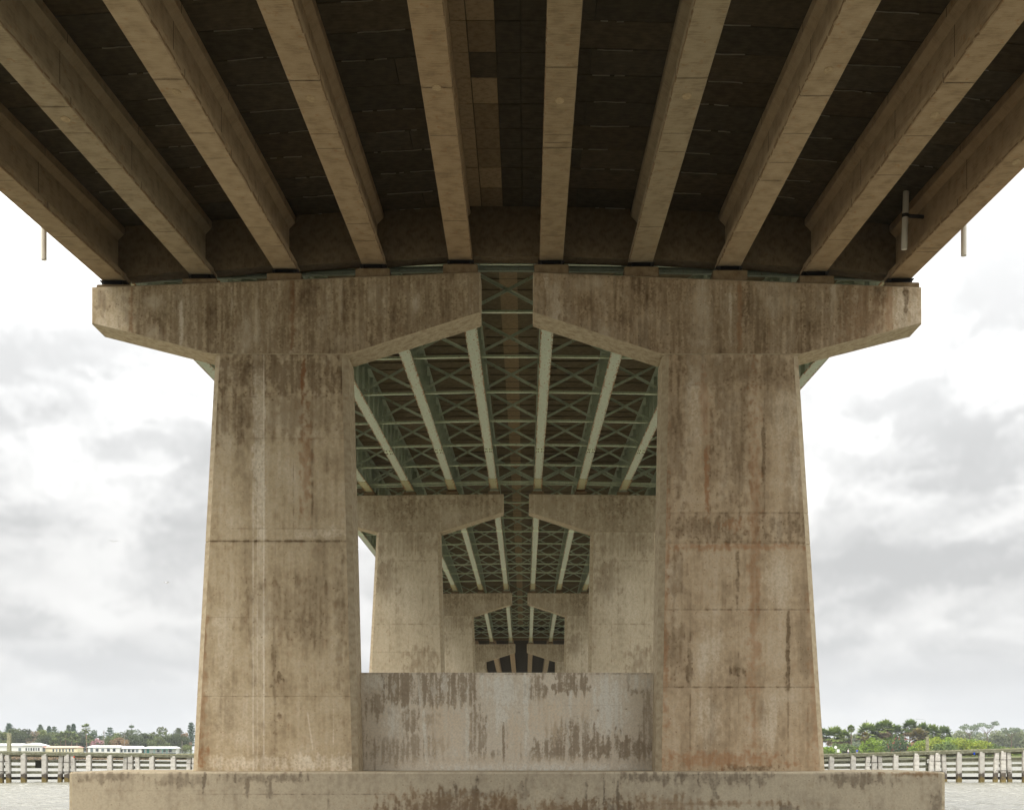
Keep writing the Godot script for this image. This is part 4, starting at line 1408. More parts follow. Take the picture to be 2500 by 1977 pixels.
func broad_tree(called: String, label: String, at: Vector3, h: float, w: float, mat: Material, open := false, group := "") -> void:
	var t := thing(called, label, "tree", at, 0.0, group)
	var st := begin()
	var fork := Vector3(0, h * 0.38, 0)
	tube(st, [Vector3.ZERO, fork * 0.5 + Vector3(0.1, 0, 0), fork], [h * 0.035, h * 0.028, h * 0.022], 6)
	var tips := []
	for k in 11 if not open else 8:
		var az := TAU * k / 11.0 + rng.randf() * 0.8
		var rad := w * 0.5 * sqrt(rng.randf_range(0.05, 0.85))
		var tip := Vector3(cos(az) * rad, h * rng.randf_range(0.42, 0.86) * (1.0 - 0.18 * pow(rad / (w * 0.5), 2)), sin(az) * rad * 0.8)
		tips.append(tip)
		tube(st, [fork, fork.lerp(tip, 0.5) + Vector3(0, h * 0.04, 0), tip], [h * 0.014, h * 0.009, h * 0.004], 4, false)
	tips.append(Vector3(0, h * 0.86, 0))
	part("trunk", st.commit(), M.bark, t)
	st = begin()
	for tip in tips:
		var r: float = w * rng.randf_range(0.15, 0.24) * (0.75 if open else 1.0)
		leaves_in(st, tip, Vector3(r, r * 0.66, r), 170 if open else 330, h * 0.062)
	if not open:
		for k in 5:
			var az := TAU * k / 5.0
			leaves_in(st, Vector3(cos(az) * w * 0.33, h * 0.3, sin(az) * w * 0.3), Vector3(w * 0.24, h * 0.26, w * 0.22), 260, h * 0.062)
	part("crown", st.commit(), mat, t)


func conifer(label: String, at: Vector3, h: float, w: float, mat: Material, tiers: int, gappy: bool, base := 0.25) -> void:
	var t := thing("conifer_tree", label, "tree", at, 0.0, "conifers behind the mobile homes")
	var st := begin()
	tube(st, [Vector3.ZERO, Vector3(0, h * 0.6, 0), Vector3(0, h, 0)], [h * 0.02, h * 0.012, 0.02], 6)
	part("trunk", st.commit(), M.bark, t)
	st = begin()
	for k in tiers:
		var f := (k + 0.3) / tiers
		var y := h * lerpf(base, 0.98, f)
		var r := w * 0.68 * pow(1.0 - f, 0.85) * rng.randf_range(0.6, 1.3) + 0.1
		var arms := 6 if gappy else 8
		for a in arms:
			var az := TAU * a / arms + k * 0.7 + rng.randf() * 0.4
			var d := Vector3(cos(az), 0.18, sin(az))
			for s in 6:
				var p := Vector3(0, y, 0) + d * r * (s + 0.6) / 6.0
				leaves_in(st, p, Vector3(0.3, 0.16 if gappy else 0.34, 0.3) * (h / 9.0), 6, h * 0.036)
	part("crown", st.commit(), mat, t)


func palm(label: String, at: Vector3, h: float, w: float, mat: Material, trunk_mat: Material, fronds := 26, skirt := false, group := "") -> void:
	var t := thing("palm_tree", label, "palm tree", at, 0.0, group)
	var st := begin()
	var sway := rng.randf_range(-0.04, 0.04) * h
	var head := Vector3(sway, h - w * 0.35, 0)
	tube(st, [Vector3.ZERO, Vector3(sway * 0.3, h * 0.4, 0), head], [0.22, 0.17, 0.14], 7)
	part("trunk", st.commit(), trunk_mat, t)
	st = begin()
	var dead := begin()
	for k in fronds:
		var az := TAU * k * 0.618
		var rise := lerpf(1.4, -1.0, (k + 0.5) / fronds) + rng.randf_range(-0.3, 0.3)
		var d := Vector3(cos(az) * cos(rise), sin(rise), sin(az) * cos(rise)).normalized()
		var fan := head + d * w * 0.24
		var tone := rng.randf_range(0.75, 1.2)
		var n_leaf := 13
		var side := d.cross(Vector3.UP).normalized()
		if side.length() < 0.1: side = Vector3.RIGHT
		var target := dead if skirt and rise < -0.35 else st
		leaf(target, head, d, side, w * 0.28, 0.03, Color(tone, tone, tone * 0.8))
		for s in n_leaf:
			var f := (s / float(n_leaf - 1) - 0.5) * 2.3
			var ld := (d * cos(f) + side * sin(f) + Vector3(0, -0.25 * absf(f) - 0.18, 0)).normalized()
			var up := ld.cross(Vector3(rng.randf_range(-0.3, 0.3), 1, rng.randf_range(-0.3, 0.3))).normalized()
			leaf(target, fan, ld, up, w * rng.randf_range(0.22, 0.34), w * 0.034 + 0.04, Color(tone * rng.randf_range(0.9, 1.1), tone, tone * 0.9))
	part("crown", st.commit(), mat, t)
	if skirt:
		for k in 60:
			var az := rng.randf() * TAU
			var d := Vector3(cos(az) * 0.5, -1, sin(az) * 0.5).normalized()
			leaf(dead, head + Vector3(cos(az), 0, sin(az)) * 0.25 + Vector3(0, -rng.randf() * w * 0.15, 0), d, d.cross(Vector3.RIGHT).normalized(), w * rng.randf_range(0.18, 0.3), 0.09, Color.WHITE * rng.randf_range(0.7, 1.1))
		part("dead_fronds", dead.commit(), M.dead_leaf, t)


func shrub(called: String, label: String, at: Vector3, w: float, h: float, mat: Material, n: int, group := "") -> Node3D:
	var t := thing(called, label, "shrub", at, 0.0, group)
	var st := begin()
	for k in n:
		var az := rng.randf() * TAU
		var rad := sqrt(rng.randf()) * w * 0.46
		var top := h * sqrt(maxf(0.05, 1.0 - pow(rad / (w * 0.5), 2.0)))
		var r := w * rng.randf_range(0.08, 0.16)
		leaves_in(st, Vector3(cos(az) * rad, rng.randf_range(0.3, 0.92) * top, sin(az) * rad * 0.6), Vector3(r, r * 0.7, r), 70, 0.36)
	part("foliage", st.commit(), mat, t)
	st = begin()
	for k in 5:
		var az := TAU * k / 5.0
		tube(st, [Vector3.ZERO, Vector3(cos(az) * w * 0.12, h * 0.3, sin(az) * w * 0.1), Vector3(cos(az) * w * 0.3, h * 0.6, sin(az) * w * 0.2)], [0.08, 0.06, 0.03], 5)
	part("stem", st.commit(), M.bark, t)
	return t


# place on the far banks: px is metres to the side for each metre of distance
func spot(side: float, d: float, y: float) -> Vector3:
	return Vector3(0.51 + side * d, y, -d)


func build_left_shore() -> void:
	M.dead_leaf = leaf_material(Color(0.60, 0.53, 0.42))
	var oak := leaf_material(Color(0.41, 0.45, 0.30))
	var oak_dark := leaf_material(Color(0.35, 0.39, 0.28))
	var oak_light := leaf_material(Color(0.50, 0.54, 0.34))
	var pine := leaf_material(Color(0.35, 0.43, 0.37))
	var pine_grey := leaf_material(Color(0.44, 0.50, 0.43))
	var pink := leaf_material(Color(0.74, 0.58, 0.62))
	var tan := leaf_material(Color(0.58, 0.49, 0.38))
	var bare := leaf_material(Color(0.58, 0.53, 0.46))
	var pg := leaf_material(Color(0.48, 0.53, 0.34))
	M.pg = pg
	# sea wall
	var st := begin()
	sweep(st, PackedVector2Array([Vector2(-0.2, -1), Vector2(0.3, -1), Vector2(0.3, 1.25), Vector2(-0.2, 1.25)]).duplicate(), Vector3(0, 0, 0), Vector3(0, 0, -1))
	var sw := begin()
	for k in 24:
		bevel_box(sw, Vector3(-212.0 + k * 7.0, 0.1, -423.4), Vector3(6.96, 2.5, 0.5), 0.04)
	var wall := part("sea_wall", sw.commit(), M.stone_dim, self)
	tag(wall, "low brown sea wall along the far left bank below the houses", "wall")
	# riprap along its foot
	var rocks := begin()
	for k in 420:
		var s := rng.randf_range(0.35, 0.8)
		box(rocks, Vector3(rng.randf_range(-190, -95), rng.randf_range(-0.1, 0.75), -422.6 + rng.randf_range(-0.2, 0.9)), Vector3(s, s * 0.7, s), Basis(rand_dir(), rng.randf() * TAU))
	var rk := part("riprap", rocks.commit(), M.stone_dim, self)
	rk.set_meta("kind", "stuff")
	tag(rk, "brown riprap stones at the waterline of the far left bank", "rocks")
	# mobile homes: [centre side, distance, width, depth, height, label, ...]
	home(-0.3945, 436, 16.8, 6.5, 2.75, 0.75, M.white, M.roof_white, "long white mobile home with six dark windows, furthest left", 6, 0.72, "gable")
	home(-0.3625, 437, 12.8, 6.0, 2.15, 0.5, M.cream, M.roof_pink, "pale yellow mobile home with pinkish roof beside the white one", 7, 0.35, "long")
	home(-0.3272, 438, 10.8, 6.0, 2.3, 0.55, M.white, M.roof_white, "white mobile home with dark green windows right of the yellow home", 4, 0.6, "long")
	home(-0.3090, 439, 9.8, 6.0, 1.9, 0.75, M.white, M.roof_white, "white mobile home with low wide roof, below the tall star shaped conifer", 5, 0.55, "long")
	home(-0.2835, 440, 10.9, 6.0, 1.9, 0.6, M.white, M.roof_white, "mobile home with teal trimmed porch, nearest the pier column", 3, 0.3, "teal")
	# poles
	for p in [[-0.3293, 443, 8.0, "thin utility pole beside the pink blossoming tree"], [-0.3133, 443, 6.6, "utility pole behind the low roofed white home"], [-0.2682, 441, 4.3, "pale pole at the right end of the teal trimmed home"], [-0.2616, 446, 4.0, "short grey pole nearest the left pier column"]]:
		st = begin()
		tube(st, [Vector3.ZERO, Vector3(0, p[2], 0)], [0.13, 0.09], 8)
		box(st, Vector3(0, p[2] * 0.93, 0), Vector3(0.9 if p[2] > 5 else 0.3, 0.08, 0.08))
		tag(part("utility_pole", st.commit(), M.pole, self, spot(p[0], p[1], 2.1)), p[3], "pole", "poles among the mobile homes")
	# conifers: side, distance, height, width, tiers, gappy
	var cons := [
		[-0.4035, 462, 11.6, 4.4, 11, false, pine, "dark dense conifer furthest left, above the long white home"],
		[-0.3790, 470, 11.3, 3.6, 9, false, pine_grey, "blunt grey conifer top above trees right of the white home"],
		[-0.3722, 474, 10.8, 2.2, 10, false, pine, "narrow spire conifer above the left end of the yellow home"],
		[-0.3682, 472, 10.7, 4.4, 9, true, pine_grey, "loose pointed conifer beside the narrow spire"],
		[-0.3570, 476, 11.2, 2.2, 11, false, pine_grey, "left of two slim conifers above the palm group"],
		[-0.3532, 474, 11.6, 3.0, 11, false, pine, "right of two slim conifers above the palm group"],
		[-0.3246, 466, 10.3, 5.4, 8, true, pine, "bluish tiered conifer beside the thin utility pole"],
		[-0.3078, 468, 11.6, 7.0, 5, true, pine_grey, "star shaped conifer with wide gaps between its tiers"],
		[-0.2710, 466, 9.9, 6.4, 9, false, oak_dark, "broad bushy conifer above the teal trimmed home"],
		[-0.2611, 470, 12.2, 3.6, 10, true, pine, "tall thin conifer touching the left pier column"]]
	for c in cons:
		conifer(c[7], spot(c[0], c[1], 2.2), c[2] * 0.95, c[3] * 1.15, c[6], c[4], c[5], 0.22)
	# broad trees
	var broad := [
		[-0.4130, 455, 8.6, 8, oak_light, false, "light green tree at the left edge of the picture"],
		[-0.3990, 460, 8.9, 9, oak, false, "green tree between the dark conifer and the white home gable"],
		[-0.3900, 458, 8.6, 10, oak_dark, false, "dark round tree above the white home gable"],
		[-0.3835, 456, 8.2, 7, bare, true, "bare greyish tree behind the gable end"],
		[-0.3780, 462, 8.6, 8, oak_light, false, "light topped tree under the blunt grey conifer"],
		[-0.3745, 450, 6.4, 7, oak_dark, false, "low dark tree in the gap between white and yellow homes"],
		[-0.3690, 460, 7.4, 8, oak, false, "green tree behind the left end of the yellow home"],
		[-0.3620, 462, 7.4, 9, oak_light, false, "yellowish green tree behind the palm trunks"],
		[-0.3540, 464, 7.6, 9, oak_dark, false, "dark tree under the two slim conifers"],
		[-0.3460, 460, 7.8, 9, oak_dark, false, "dark rounded tree left of the tall twin headed palm"],
		[-0.3370, 458, 8.7, 8, pine_grey, true, "feathery grey tree right of the tall twin headed palm"],
		[-0.3345, 446, 5.2, 6, pink, true, "pink blossoming tree behind the white home roof"],
		[-0.3270, 450, 5.4, 8, oak, false, "low green tree right of the pink blossom"],
		[-0.3165, 450, 5.6, 7, tan, false, "rusty brown tree beside the utility pole"],
		[-0.3195, 466, 7.4, 8, oak_light, false, "pale green tree behind the rusty brown one"],
		[-0.3060, 458, 7.8, 13, oak_dark, false, "big dark spreading tree under the star shaped conifer"],
		[-0.2960, 460, 7.2, 10, oak_dark, false, "dark tree between the two widest crowns"],
		[-0.2840, 464, 9.6, 12, oak, true, "tall open crowned tree with sky showing through its branches"],
		[-0.2870, 452, 5.8, 8, oak, false, "small green tree behind the teal trimmed home roof"],
		[-0.2735, 456, 7.0, 8, oak_dark, false, "dark tree under the broad bushy conifer"],
		[-0.2660, 460, 7.6, 6, tan, true, "brownish sparse tree beside the left pier column"],
		[-0.2645, 443, 3.0, 4, oak_light, false, "small yellow green bush tree at the end of the homes"]]
	for b in broad:
		broad_tree("broadleaf_tree", b[6], spot(b[0], b[1], 2.1), b[2], b[3], b[4], b[5], "broadleaf trees behind the mobile homes")
	var palms := [
		[-0.3680, 447, 4.9, 4.4, "short round palm at the left of the palm group"],
		[-0.3655, 449, 6.4, 3.6, "slim palm with reddish trunk, second of the palm group"],
		[-0.3632, 451, 7.4, 3.8, "palm in the middle of the group over the yellow home"],
		[-0.3590, 450, 7.6, 4.2, "full crowned palm above the yellow home roof"],
		[-0.3548, 450, 7.4, 4.2, "leaning palm with pinkish trunk at the right of the group"],
		[-0.3505, 449, 6.2, 3.4, "smaller bent palm right of the group"],
		[-0.3428, 452, 10.2, 3.9, "tallest palm, two heads against the sky above the yellow home"],
		[-0.3402, 448, 6.0, 3.2, "low palm beside the pink blossoming tree"]]
	for p in palms:
		palm(p[4], spot(p[0], p[1], 2.1), p[2], p[3], pg, M.bark_pale, 30, false, "palms behind the mobile homes")


func home(side: float, d: float, w: float, depth: float, wall_h: float, roof_h: float, wall_mat: Material, roof_mat: Material, label: String, windows: int, from: float, kind: String) -> void:
	var t := thing("mobile_home", label, "house", spot(side, d, 2.0), 0.0, "mobile homes on the far left bank")
	var st := begin()
	box(st, Vector3(0, wall_h * 0.5, 0), Vector3(w, wall_h, depth))
	part("wall", st.commit(), wall_mat, t)
	st = begin()
	var e := 0.35
	if kind == "gable":
		# the right third ends in a gable that faces the water
		var xr := w * 0.5 - 6.2
		var poly := PackedVector2Array([Vector2(xr - 0.2, wall_h), Vector2(w * 0.5 + e, wall_h - 0.1), Vector2(w * 0.5 + e, wall_h + 0.1), Vector2(xr + 3.1, wall_h + roof_h + 0.2), Vector2(xr - 0.2, wall_h + roof_h * 0.6)])
		slab(st, st, poly, depth * 0.5 + 0.4, -depth * 0.5 - 0.3, 0.02, Rect2(0, 0, 1, 1))
	# long low pitched roof with eaves towards the water
	var xa := -w * 0.5 - e
	var xb := w * 0.5 + e if kind != "gable" else w * 0.5 - 6.0
	var zf := depth * 0.5 + e + (1.2 if kind == "teal" else 0.0)
	quad(st, Vector3(xa, wall_h, zf), Vector3(xb, wall_h, zf), Vector3(xb - 0.8, wall_h + roof_h, 0), Vector3(xa + 0.8, wall_h + roof_h, 0))
	quad(st, Vector3(xb, wall_h, -depth * 0.5 - e), Vector3(xa, wall_h, -depth * 0.5 - e), Vector3(xa + 0.8, wall_h + roof_h, 0), Vector3(xb - 0.8, wall_h + roof_h, 0))
	tri(st, Vector3(xb, wall_h, zf), Vector3(xb, wall_h, -depth * 0.5 - e), Vector3(xb - 0.8, wall_h + roof_h, 0))
	tri(st, Vector3(xa, wall_h, -depth * 0.5 - e), Vector3(xa, wall_h, zf), Vector3(xa + 0.8, wall_h + roof_h, 0))
	quad(st, Vector3(xa, wall_h - 0.14, zf), Vector3(xb, wall_h - 0.14, zf), Vector3(xb, wall_h, zf), Vector3(xa, wall_h, zf))
	var r := part("roof", st.commit(), roof_mat, t)
	if kind == "teal":
		st = begin()
		box(st, Vector3(w * 0.2, wall_h - 0.12, zf + 0.03), Vector3(w * 0.6, 0.2, 0.05))
		part("fascia", st.commit(), M.teal, r)
		for x in [-0.45, -0.15, 0.12, 0.25]:
			st = begin()
			box(st, Vector3(w * x, wall_h * 0.5, zf - 0.15), Vector3(0.15, wall_h, 0.15))
			part("porch_post", st.commit(), M.teal, t)
	# windows towards the water
	var z := depth * 0.5
	for k in windows:
		var x := lerpf(-w * 0.5 + w * (1.0 - from) * 0.5, w * 0.5 - 0.9, (k + 0.5) / windows) if kind != "gable" else w * 0.5 - 5.2 + k * 0.85
		var ww := 0.5 if kind == "gable" or windows > 6 else 0.95
		st = begin()
		box(st, Vector3(x, wall_h * 0.56, z + 0.02), Vector3(ww + 0.14, 1.15, 0.05))
		var f := part("window", st.commit(), M.white, t)
		st = begin()
		box(st, Vector3(x, wall_h * 0.56, z + 0.04), Vector3(ww, 1.0, 0.04))
		part("pane", st.commit(), M.glass if k % 3 != 1 else M.pane_grey, f)
	st = begin()
	var dx := -w * 0.5 + w * 0.12 if kind != "gable" else w * 0.5 - 7.4
	box(st, Vector3(dx, 1.0, z + 0.02), Vector3(0.9, 2.0, 0.05))
	part("door", st.commit(), M.pane_grey if kind != "teal" else M.teal, t)
	# skirting below the floor
	st = begin()
	box(st, Vector3(0, 0.16, z + 0.015), Vector3(w, 0.32, 0.03))
	part("skirting", st.commit(), M.pane_grey, t)


func build_right_shore() -> void:
	var sabal := leaf_material(Color(0.53, 0.59, 0.33))
	var sabal_dark := leaf_material(Color(0.46, 0.53, 0.31))
	var sabal_dry := leaf_material(Color(0.56, 0.52, 0.36))
	var mangrove := leaf_material(Color(0.52, 0.62, 0.24))
	var mangrove_light := leaf_material(Color(0.60, 0.65, 0.26))
	var mangrove_dull := leaf_material(Color(0.45, 0.53, 0.31))
	var oleander := leaf_material(Color(0.35, 0.42, 0.30))
	var far_pine := leaf_material(Color(0.48, 0.53, 0.45))
	var far_leaf := leaf_material(Color(0.54, 0.57, 0.45))
	var palms := [
		# side, distance, height, crown, material, skirt, label
		[0.2325, 352, 6.6, 3.6, sabal_dark, true, "palm half hidden at the right pier column"],
		[0.2425, 350, 6.9, 5.4, sabal, true, "round headed palm left of the tall slim palm"],
		[0.2490, 354, 6.2, 4.4, sabal, true, "lower palm with brown skirt just left of the tall slim palm"],
		[0.2552, 348, 7.7, 2.3, sabal, false, "tall slim palm standing alone in the gap"],
		[0.2655, 340, 5.6, 2.4, sabal_dry, false, "small yellowish palm in front of the palm thicket"],
		[0.2675, 352, 7.8, 5.6, sabal, true, "broad palm below the thin pole"],
		[0.2775, 354, 8.2, 5.0, sabal_dark, true, "dark palm in the middle of the thicket"],
		[0.2820, 352, 8.8, 4.4, sabal, true, "highest palm left of the street lamp group"],
		[0.2900, 358, 7.6, 5.0, sabal_dark, true, "palm behind the flowering shrub"],
		[0.3005, 352, 8.9, 4.6, sabal_dark, true, "dark drooping palm with sky showing through beneath its head"],
		[0.3075, 346, 6.4, 5.0, sabal_dry, true, "brown dry palm left of the bright bushes"],
		[0.3105, 354, 8.0, 4.6, sabal_dark, true, "palm left of the street lamp pole"],
		[0.3185, 358, 7.5, 5.0, sabal, true, "palm right of the street lamp pole"],
		[0.3275, 360, 7.2, 4.8, sabal_dark, true, "last palm of the thicket, rising behind bright bushes"]]
	for p in palms:
		palm(p[6], spot(p[0], p[1], 1.9), p[2], p[3] * (1.18 if p[3] > 3 else 1.0), p[4], M.bark, 66, p[5], "sabal palms on the right bank")
	for k in 9:
		var side: float = [0.2360, 0.2480, 0.2600, 0.2715, 0.2760, 0.2860, 0.2950, 0.3140, 0.3230][k]
		shrub("undergrowth_bush", ["low green bush beside the right pier column", "low bush under the round headed palm", "pale bush at the foot of the tall slim palm", "low bush under the small yellowish palm", "bush under the middle of the palm thicket", "dark bush left of the flowering shrub", "bush under the drooping palm", "green bush under the street lamp", "bush between the last palm and the bright thicket"][k], spot(side, 340 + (k % 3) * 6, 1.6), 6.5 + (k % 3), 2.0 + (k % 2) * 1.4 + (2.2 if k > 2 else 0.0), [mangrove, mangrove_dull, mangrove][k % 3], 44, "bushes under the right palms")
	var fl := shrub("flowering_shrub", "large dark shrub dotted with pink flowers under the palms", spot(0.2935, 338, 1.7), 7.4, 4.9, oleander, 46)
	var blossom := begin()
	for k in 60:
		var d := rand_dir()
		d.z = absf(d.z)
		leaves_in(blossom, Vector3(0, 2.6, 0) + d * Vector3(3.5, 2.1, 2.4), Vector3(0.12, 0.12, 0.12), 4, 0.22)
	part("blossom", blossom.commit(), leaf_material(Color(0.80, 0.42, 0.40)), fl)
	var bushes := [
		[0.3110, 332, 7.0, 4.2, mangrove, "bright green bush behind the grey marker post"],
		[0.3195, 330, 8.0, 4.8, mangrove_light, "yellow green bush right of the marker post"],
		[0.3275, 328, 6.5, 4.0, mangrove_dull, "duller green bush in the middle of the bright thicket"],
		[0.3320, 334, 9.0, 5.2, mangrove, "highest bright green bush of the thicket"],
		[0.3405, 332, 9.0, 4.9, mangrove_light, "broad yellow green bush above the blue float"],
		[0.3490, 332, 8.4, 4.6, mangrove, "bright bush below the flat topped pines"],
		[0.3570, 330, 8.0, 3.9, mangrove_light, "yellow green bush sloping down to the right"],
		[0.3650, 330, 7.0, 3.2, mangrove_dull, "low dull bush at the right end of the thicket"],
		[0.3740, 334, 8.0, 1.9, mangrove_light, "low yellow green bush near the right edge"],
		[0.3850, 334, 8.0, 1.8, mangrove, "low bush at the right edge of the picture"]]
	for b in bushes:
		shrub("mangrove_bush", b[5], spot(b[0], b[1], 1.4), b[2], b[3], b[4], 60, "bright bushes on the right bank")
	# flat topped pines and hazy woods further off
	for p in [[0.3475, 520, 12.0, 9, "left of two flat topped pines against the sky"], [0.3610, 520, 13.2, 12, "right, larger of two flat topped pines"], [0.3800, 520, 10.5, 9, "pale pine near the right edge, lower than the flat topped pair"]]:
		var t := thing("umbrella_pine", p[4], "tree", spot(p[0], p[1], 2.2))
		var st := begin()
		var top := Vector3(0, p[2] * 0.86, 0)
		tube(st, [Vector3.ZERO, Vector3(0.3, p[2] * 0.45, 0), Vector3(0, p[2] * 0.6, 0)], [0.28, 0.2, 0.16], 6)
		var cr := begin()
		for k in 7:
			var az := TAU * k / 7.0
			var tip := top + Vector3(cos(az) * p[3] * 0.3, rng.randf_range(-1.1, 0.5), sin(az) * p[3] * 0.3)
			tube(st, [Vector3(0, p[2] * 0.58, 0), tip], [0.1, 0.04], 4)
			leaves_in(cr, tip + Vector3(0, 0.4, 0), Vector3(p[3] * 0.13, 0.55, p[3] * 0.13), 110, 0.5)
		part("trunk", st.commit(), M.bark, t)
		part("crown", cr.commit(), far_pine, t)
	var k := 0
	for b in [[0.2585, 460, 7.0, 8, "hazy tree seen in the gap behind the tall slim palm"], [0.2625, 450, 5.0, 7, "low hazy tree in the gap beside the palm thicket"], [0.3400, 540, 9.6, 14, "hazy tree line left of the flat topped pines"], [0.3520, 545, 9.2, 14, "hazy tree under the flat topped pines"], [0.3680, 530, 9.4, 13, "pale grey green tree right of the flat topped pines"], [0.3760, 535, 9.0, 12, "pale tree behind the low right bushes"], [0.3850, 525, 9.4, 13, "grey green tree at the right edge"], [0.3920, 530, 9.6, 12, "last hazy tree cut by the right edge"]]:
		broad_tree("broadleaf_tree", b[4], spot(b[0], b[1], 2.2), b[2], b[3], far_leaf if k % 2 == 0 else far_pine, false, "hazy trees behind the right bank")
		k += 1
	# street lamp, pole, road signs
	var lamp := thing("street_lamp", "grey street lamp with curved arm above the palms", "street lamp", spot(0.3133, 372, 2.2))
	var st := begin()
	tube(st, [Vector3.ZERO, Vector3(0, 8.6, 0), Vector3(-0.1, 9.4, 0), Vector3(-0.6, 9.75, 0), Vector3(-2.2, 9.95, 0)], [0.11, 0.075, 0.06, 0.05, 0.045], 8)
	part("pole", st.commit(), M.metal, lamp)
	st = begin()
	bevel_box(st, Vector3(-2.5, 9.93, 0), Vector3(0.75, 0.14, 0.26), 0.04)
	part("lamp_head", st.commit(), M.metal, lamp)
	st = begin()
	tube(st, [Vector3.ZERO, Vector3(0, 9.6, 0)], [0.12, 0.08], 8)
	tag(part("utility_pole", st.commit(), M.pole, self, spot(0.2669, 362, 2.0)), "thin pole sticking up behind the broad palm", "pole")
	var ss := thing("stop_sign", "back of a white octagonal road sign beside the right column", "sign", spot(0.2428, 336, 1.7))
	st = begin()
	tube(st, [Vector3.ZERO, Vector3(0, 2.2, 0)], [0.035, 0.035], 6)
	part("post", st.commit(), M.metal, ss)
	st = begin()
	tube(st, [Vector3(0, 2.0, 0.04), Vector3(0, 2.0, 0.06)], [0.42, 0.42], 8)
	part("plate", st.commit(), M.sign_white, ss)
	ss = thing("notice_sign", "white square notice board on posts right of the octagonal sign", "sign", spot(0.2448, 332, 1.6))
	st = begin()
	for x in [-0.25, 0.25]: box(st, Vector3(x, 0.5, 0), Vector3(0.07, 1.0, 0.07))
	part("post", st.commit(), M.pole, ss)
	st = begin()
	bevel_box(st, Vector3(0, 1.15, 0.06), Vector3(0.75, 0.85, 0.04), 0.01)
	part("board", st.commit(), M.sign_white, ss)
	person("person in a white shirt and blue trousers standing under the slim palm", spot(0.2527, 334, 1.55), Color(0.85, 0.85, 0.86), Color(0.13, 0.24, 0.55), 0.3)
	person("person with red cap and blue shirt by the palm thicket", spot(0.2596, 334, 1.55), Color(0.20, 0.32, 0.75), Color(0.75, 0.75, 0.75), -0.4)
	person("person in black and white beside the grey marker post", spot(0.3157, 326, 1.35), Color(0.82, 0.82, 0.82), Color(0.14, 0.14, 0.16), 0.8)
	# bank wall in front of the bushes
	var sw := begin()
	for j in 14:
		bevel_box(sw, Vector3(72.0 + j * 6.0, 0.25, -318.6), Vector3(5.95, 1.7, 0.5), 0.04)
	tag(part("bank_wall", sw.commit(), M.timber, self), "low mossy wall along the far right bank", "wall")


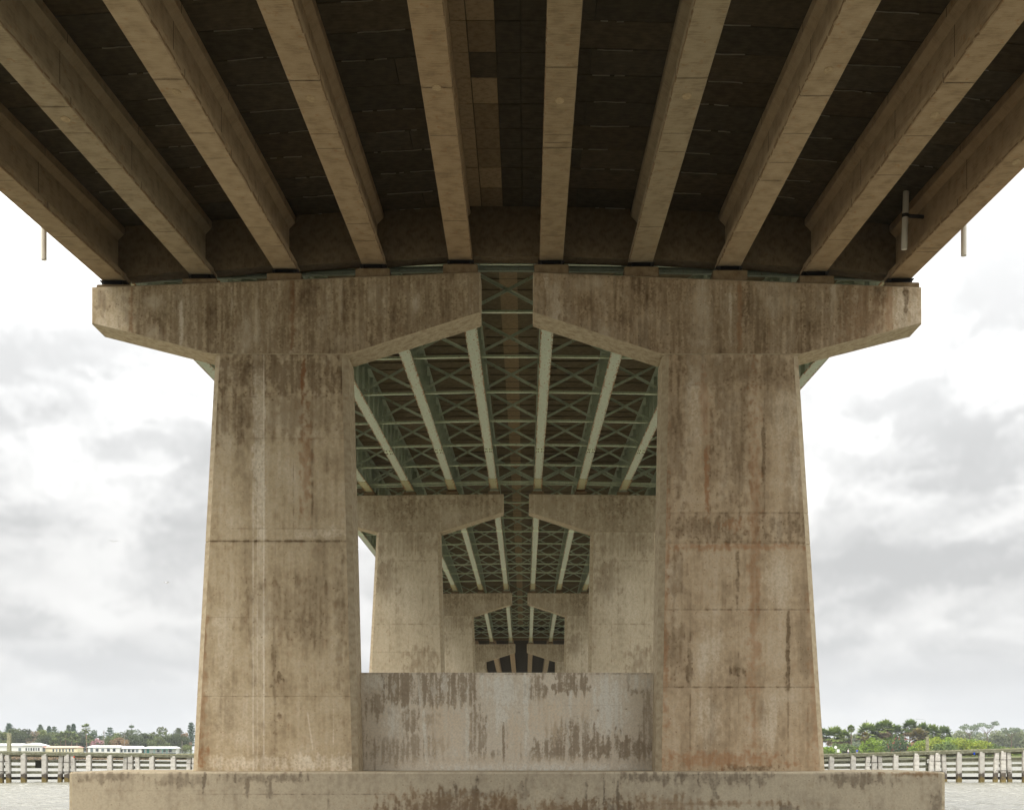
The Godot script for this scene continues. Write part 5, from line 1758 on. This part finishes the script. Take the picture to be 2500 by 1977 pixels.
func person(label: String, at: Vector3, shirt: Color, trousers: Color, turn: float) -> void:
	var t := thing("person", label, "person", at, turn, "people on the right bank")
	# one continuous figure: legs, hips, trunk, arms, neck and head joined
	var st := begin()
	var skin := plain(Color(0.70, 0.52, 0.42), 0.7)
	for s in [-1, 1]:
		tube(st, [Vector3(s * 0.10, 0.0, 0.08), Vector3(s * 0.10, 0.06, 0.0), Vector3(s * 0.10, 0.46, 0.02), Vector3(s * 0.09, 0.88, 0.0)], [0.045, 0.05, 0.06, 0.085], 8)
		tube(st, [Vector3(s * 0.18, 1.40, 0), Vector3(s * 0.24, 1.12, 0.0), Vector3(s * 0.23, 0.88, 0.08), Vector3(s * 0.22, 0.80, 0.10)], [0.05, 0.042, 0.032, 0.03], 8)
	tube(st, [Vector3(0, 0.82, 0), Vector3(0, 0.95, 0), Vector3(0, 1.2, 0), Vector3(0, 1.40, 0), Vector3(0, 1.46, 0), Vector3(0, 1.54, 0), Vector3(0, 1.62, 0.01), Vector3(0, 1.70, 0), Vector3(0, 1.75, 0)], [0.13, 0.155, 0.15, 0.16, 0.07, 0.06, 0.095, 0.09, 0.03], 10)
	part("body", st.commit(), skin, t)
	st = begin()
	tube(st, [Vector3(0, 0.9, 0), Vector3(0, 1.2, 0), Vector3(0, 1.41, 0), Vector3(0, 1.47, 0)], [0.17, 0.165, 0.175, 0.09], 10)
	for s in [-1, 1]: tube(st, [Vector3(s * 0.17, 1.41, 0), Vector3(s * 0.235, 1.16, 0)], [0.065, 0.055], 8)
	part("shirt", st.commit(), plain(shirt, 0.9), t)
	st = begin()
	for s in [-1, 1]: tube(st, [Vector3(s * 0.10, 0.08, 0.0), Vector3(s * 0.10, 0.46, 0.02), Vector3(s * 0.085, 0.92, 0)], [0.065, 0.075, 0.1], 8)
	part("trousers", st.commit(), plain(trousers, 0.9), t)
	st = begin()
	tube(st, [Vector3(0, 1.66, 0), Vector3(0, 1.72, -0.005), Vector3(0, 1.77, 0)], [0.103, 0.098, 0.04], 10)
	part("cap", st.commit(), plain(Color(0.62, 0.16, 0.14) if trousers.r > 0.5 else Color(0.85, 0.84, 0.82), 0.9), t)


func build_birds() -> void:
	for b in [[-0.3217, 0.1656, 180.0, 0.3, "gull gliding high in the cloudy sky left of the pier"], [-0.2800, 0.1334, 200.0, -0.5, "gull flying close to the left pier column"], [-0.2910, 0.0570, 240.0, 0.1, "lowest gull, above the far left trees"]]:
		var t := thing("gull", b[4], "bird", Vector3(0.51 + b[0] * b[2], 2.0 + b[1] * b[2], -b[2]), b[3], "gulls in the sky")
		var st := begin()
		tube(st, [Vector3(0, 0, 0.28), Vector3(0, 0.03, 0.18), Vector3(0, 0, 0.0), Vector3(0, 0, -0.2), Vector3(0, 0.01, -0.34)], [0.015, 0.05, 0.075, 0.05, 0.01], 8)
		part("body", st.commit(), plain(Color(0.85, 0.85, 0.85), 0.8), t)
		for s in [-1, 1]:
			st = begin()
			var a := Vector3(s * 0.04, 0.03, 0.12)
			var c := Vector3(s * 0.04, 0.03, -0.08)
			var m0 := Vector3(s * 0.34, 0.16, 0.14)
			var m1 := Vector3(s * 0.34, 0.16, -0.06)
			var tip := Vector3(s * 0.78, 0.08, -0.08)
			for off in [0.0, 0.02]:
				var o := Vector3(0, off, 0)
				quad(st, a + o, m0 + o, m1 + o, c + o)
				tri(st, m0 + o, tip + o, m1 + o)
			part("wing", st.commit(), plain(Color(0.80, 0.80, 0.80), 0.8), t)
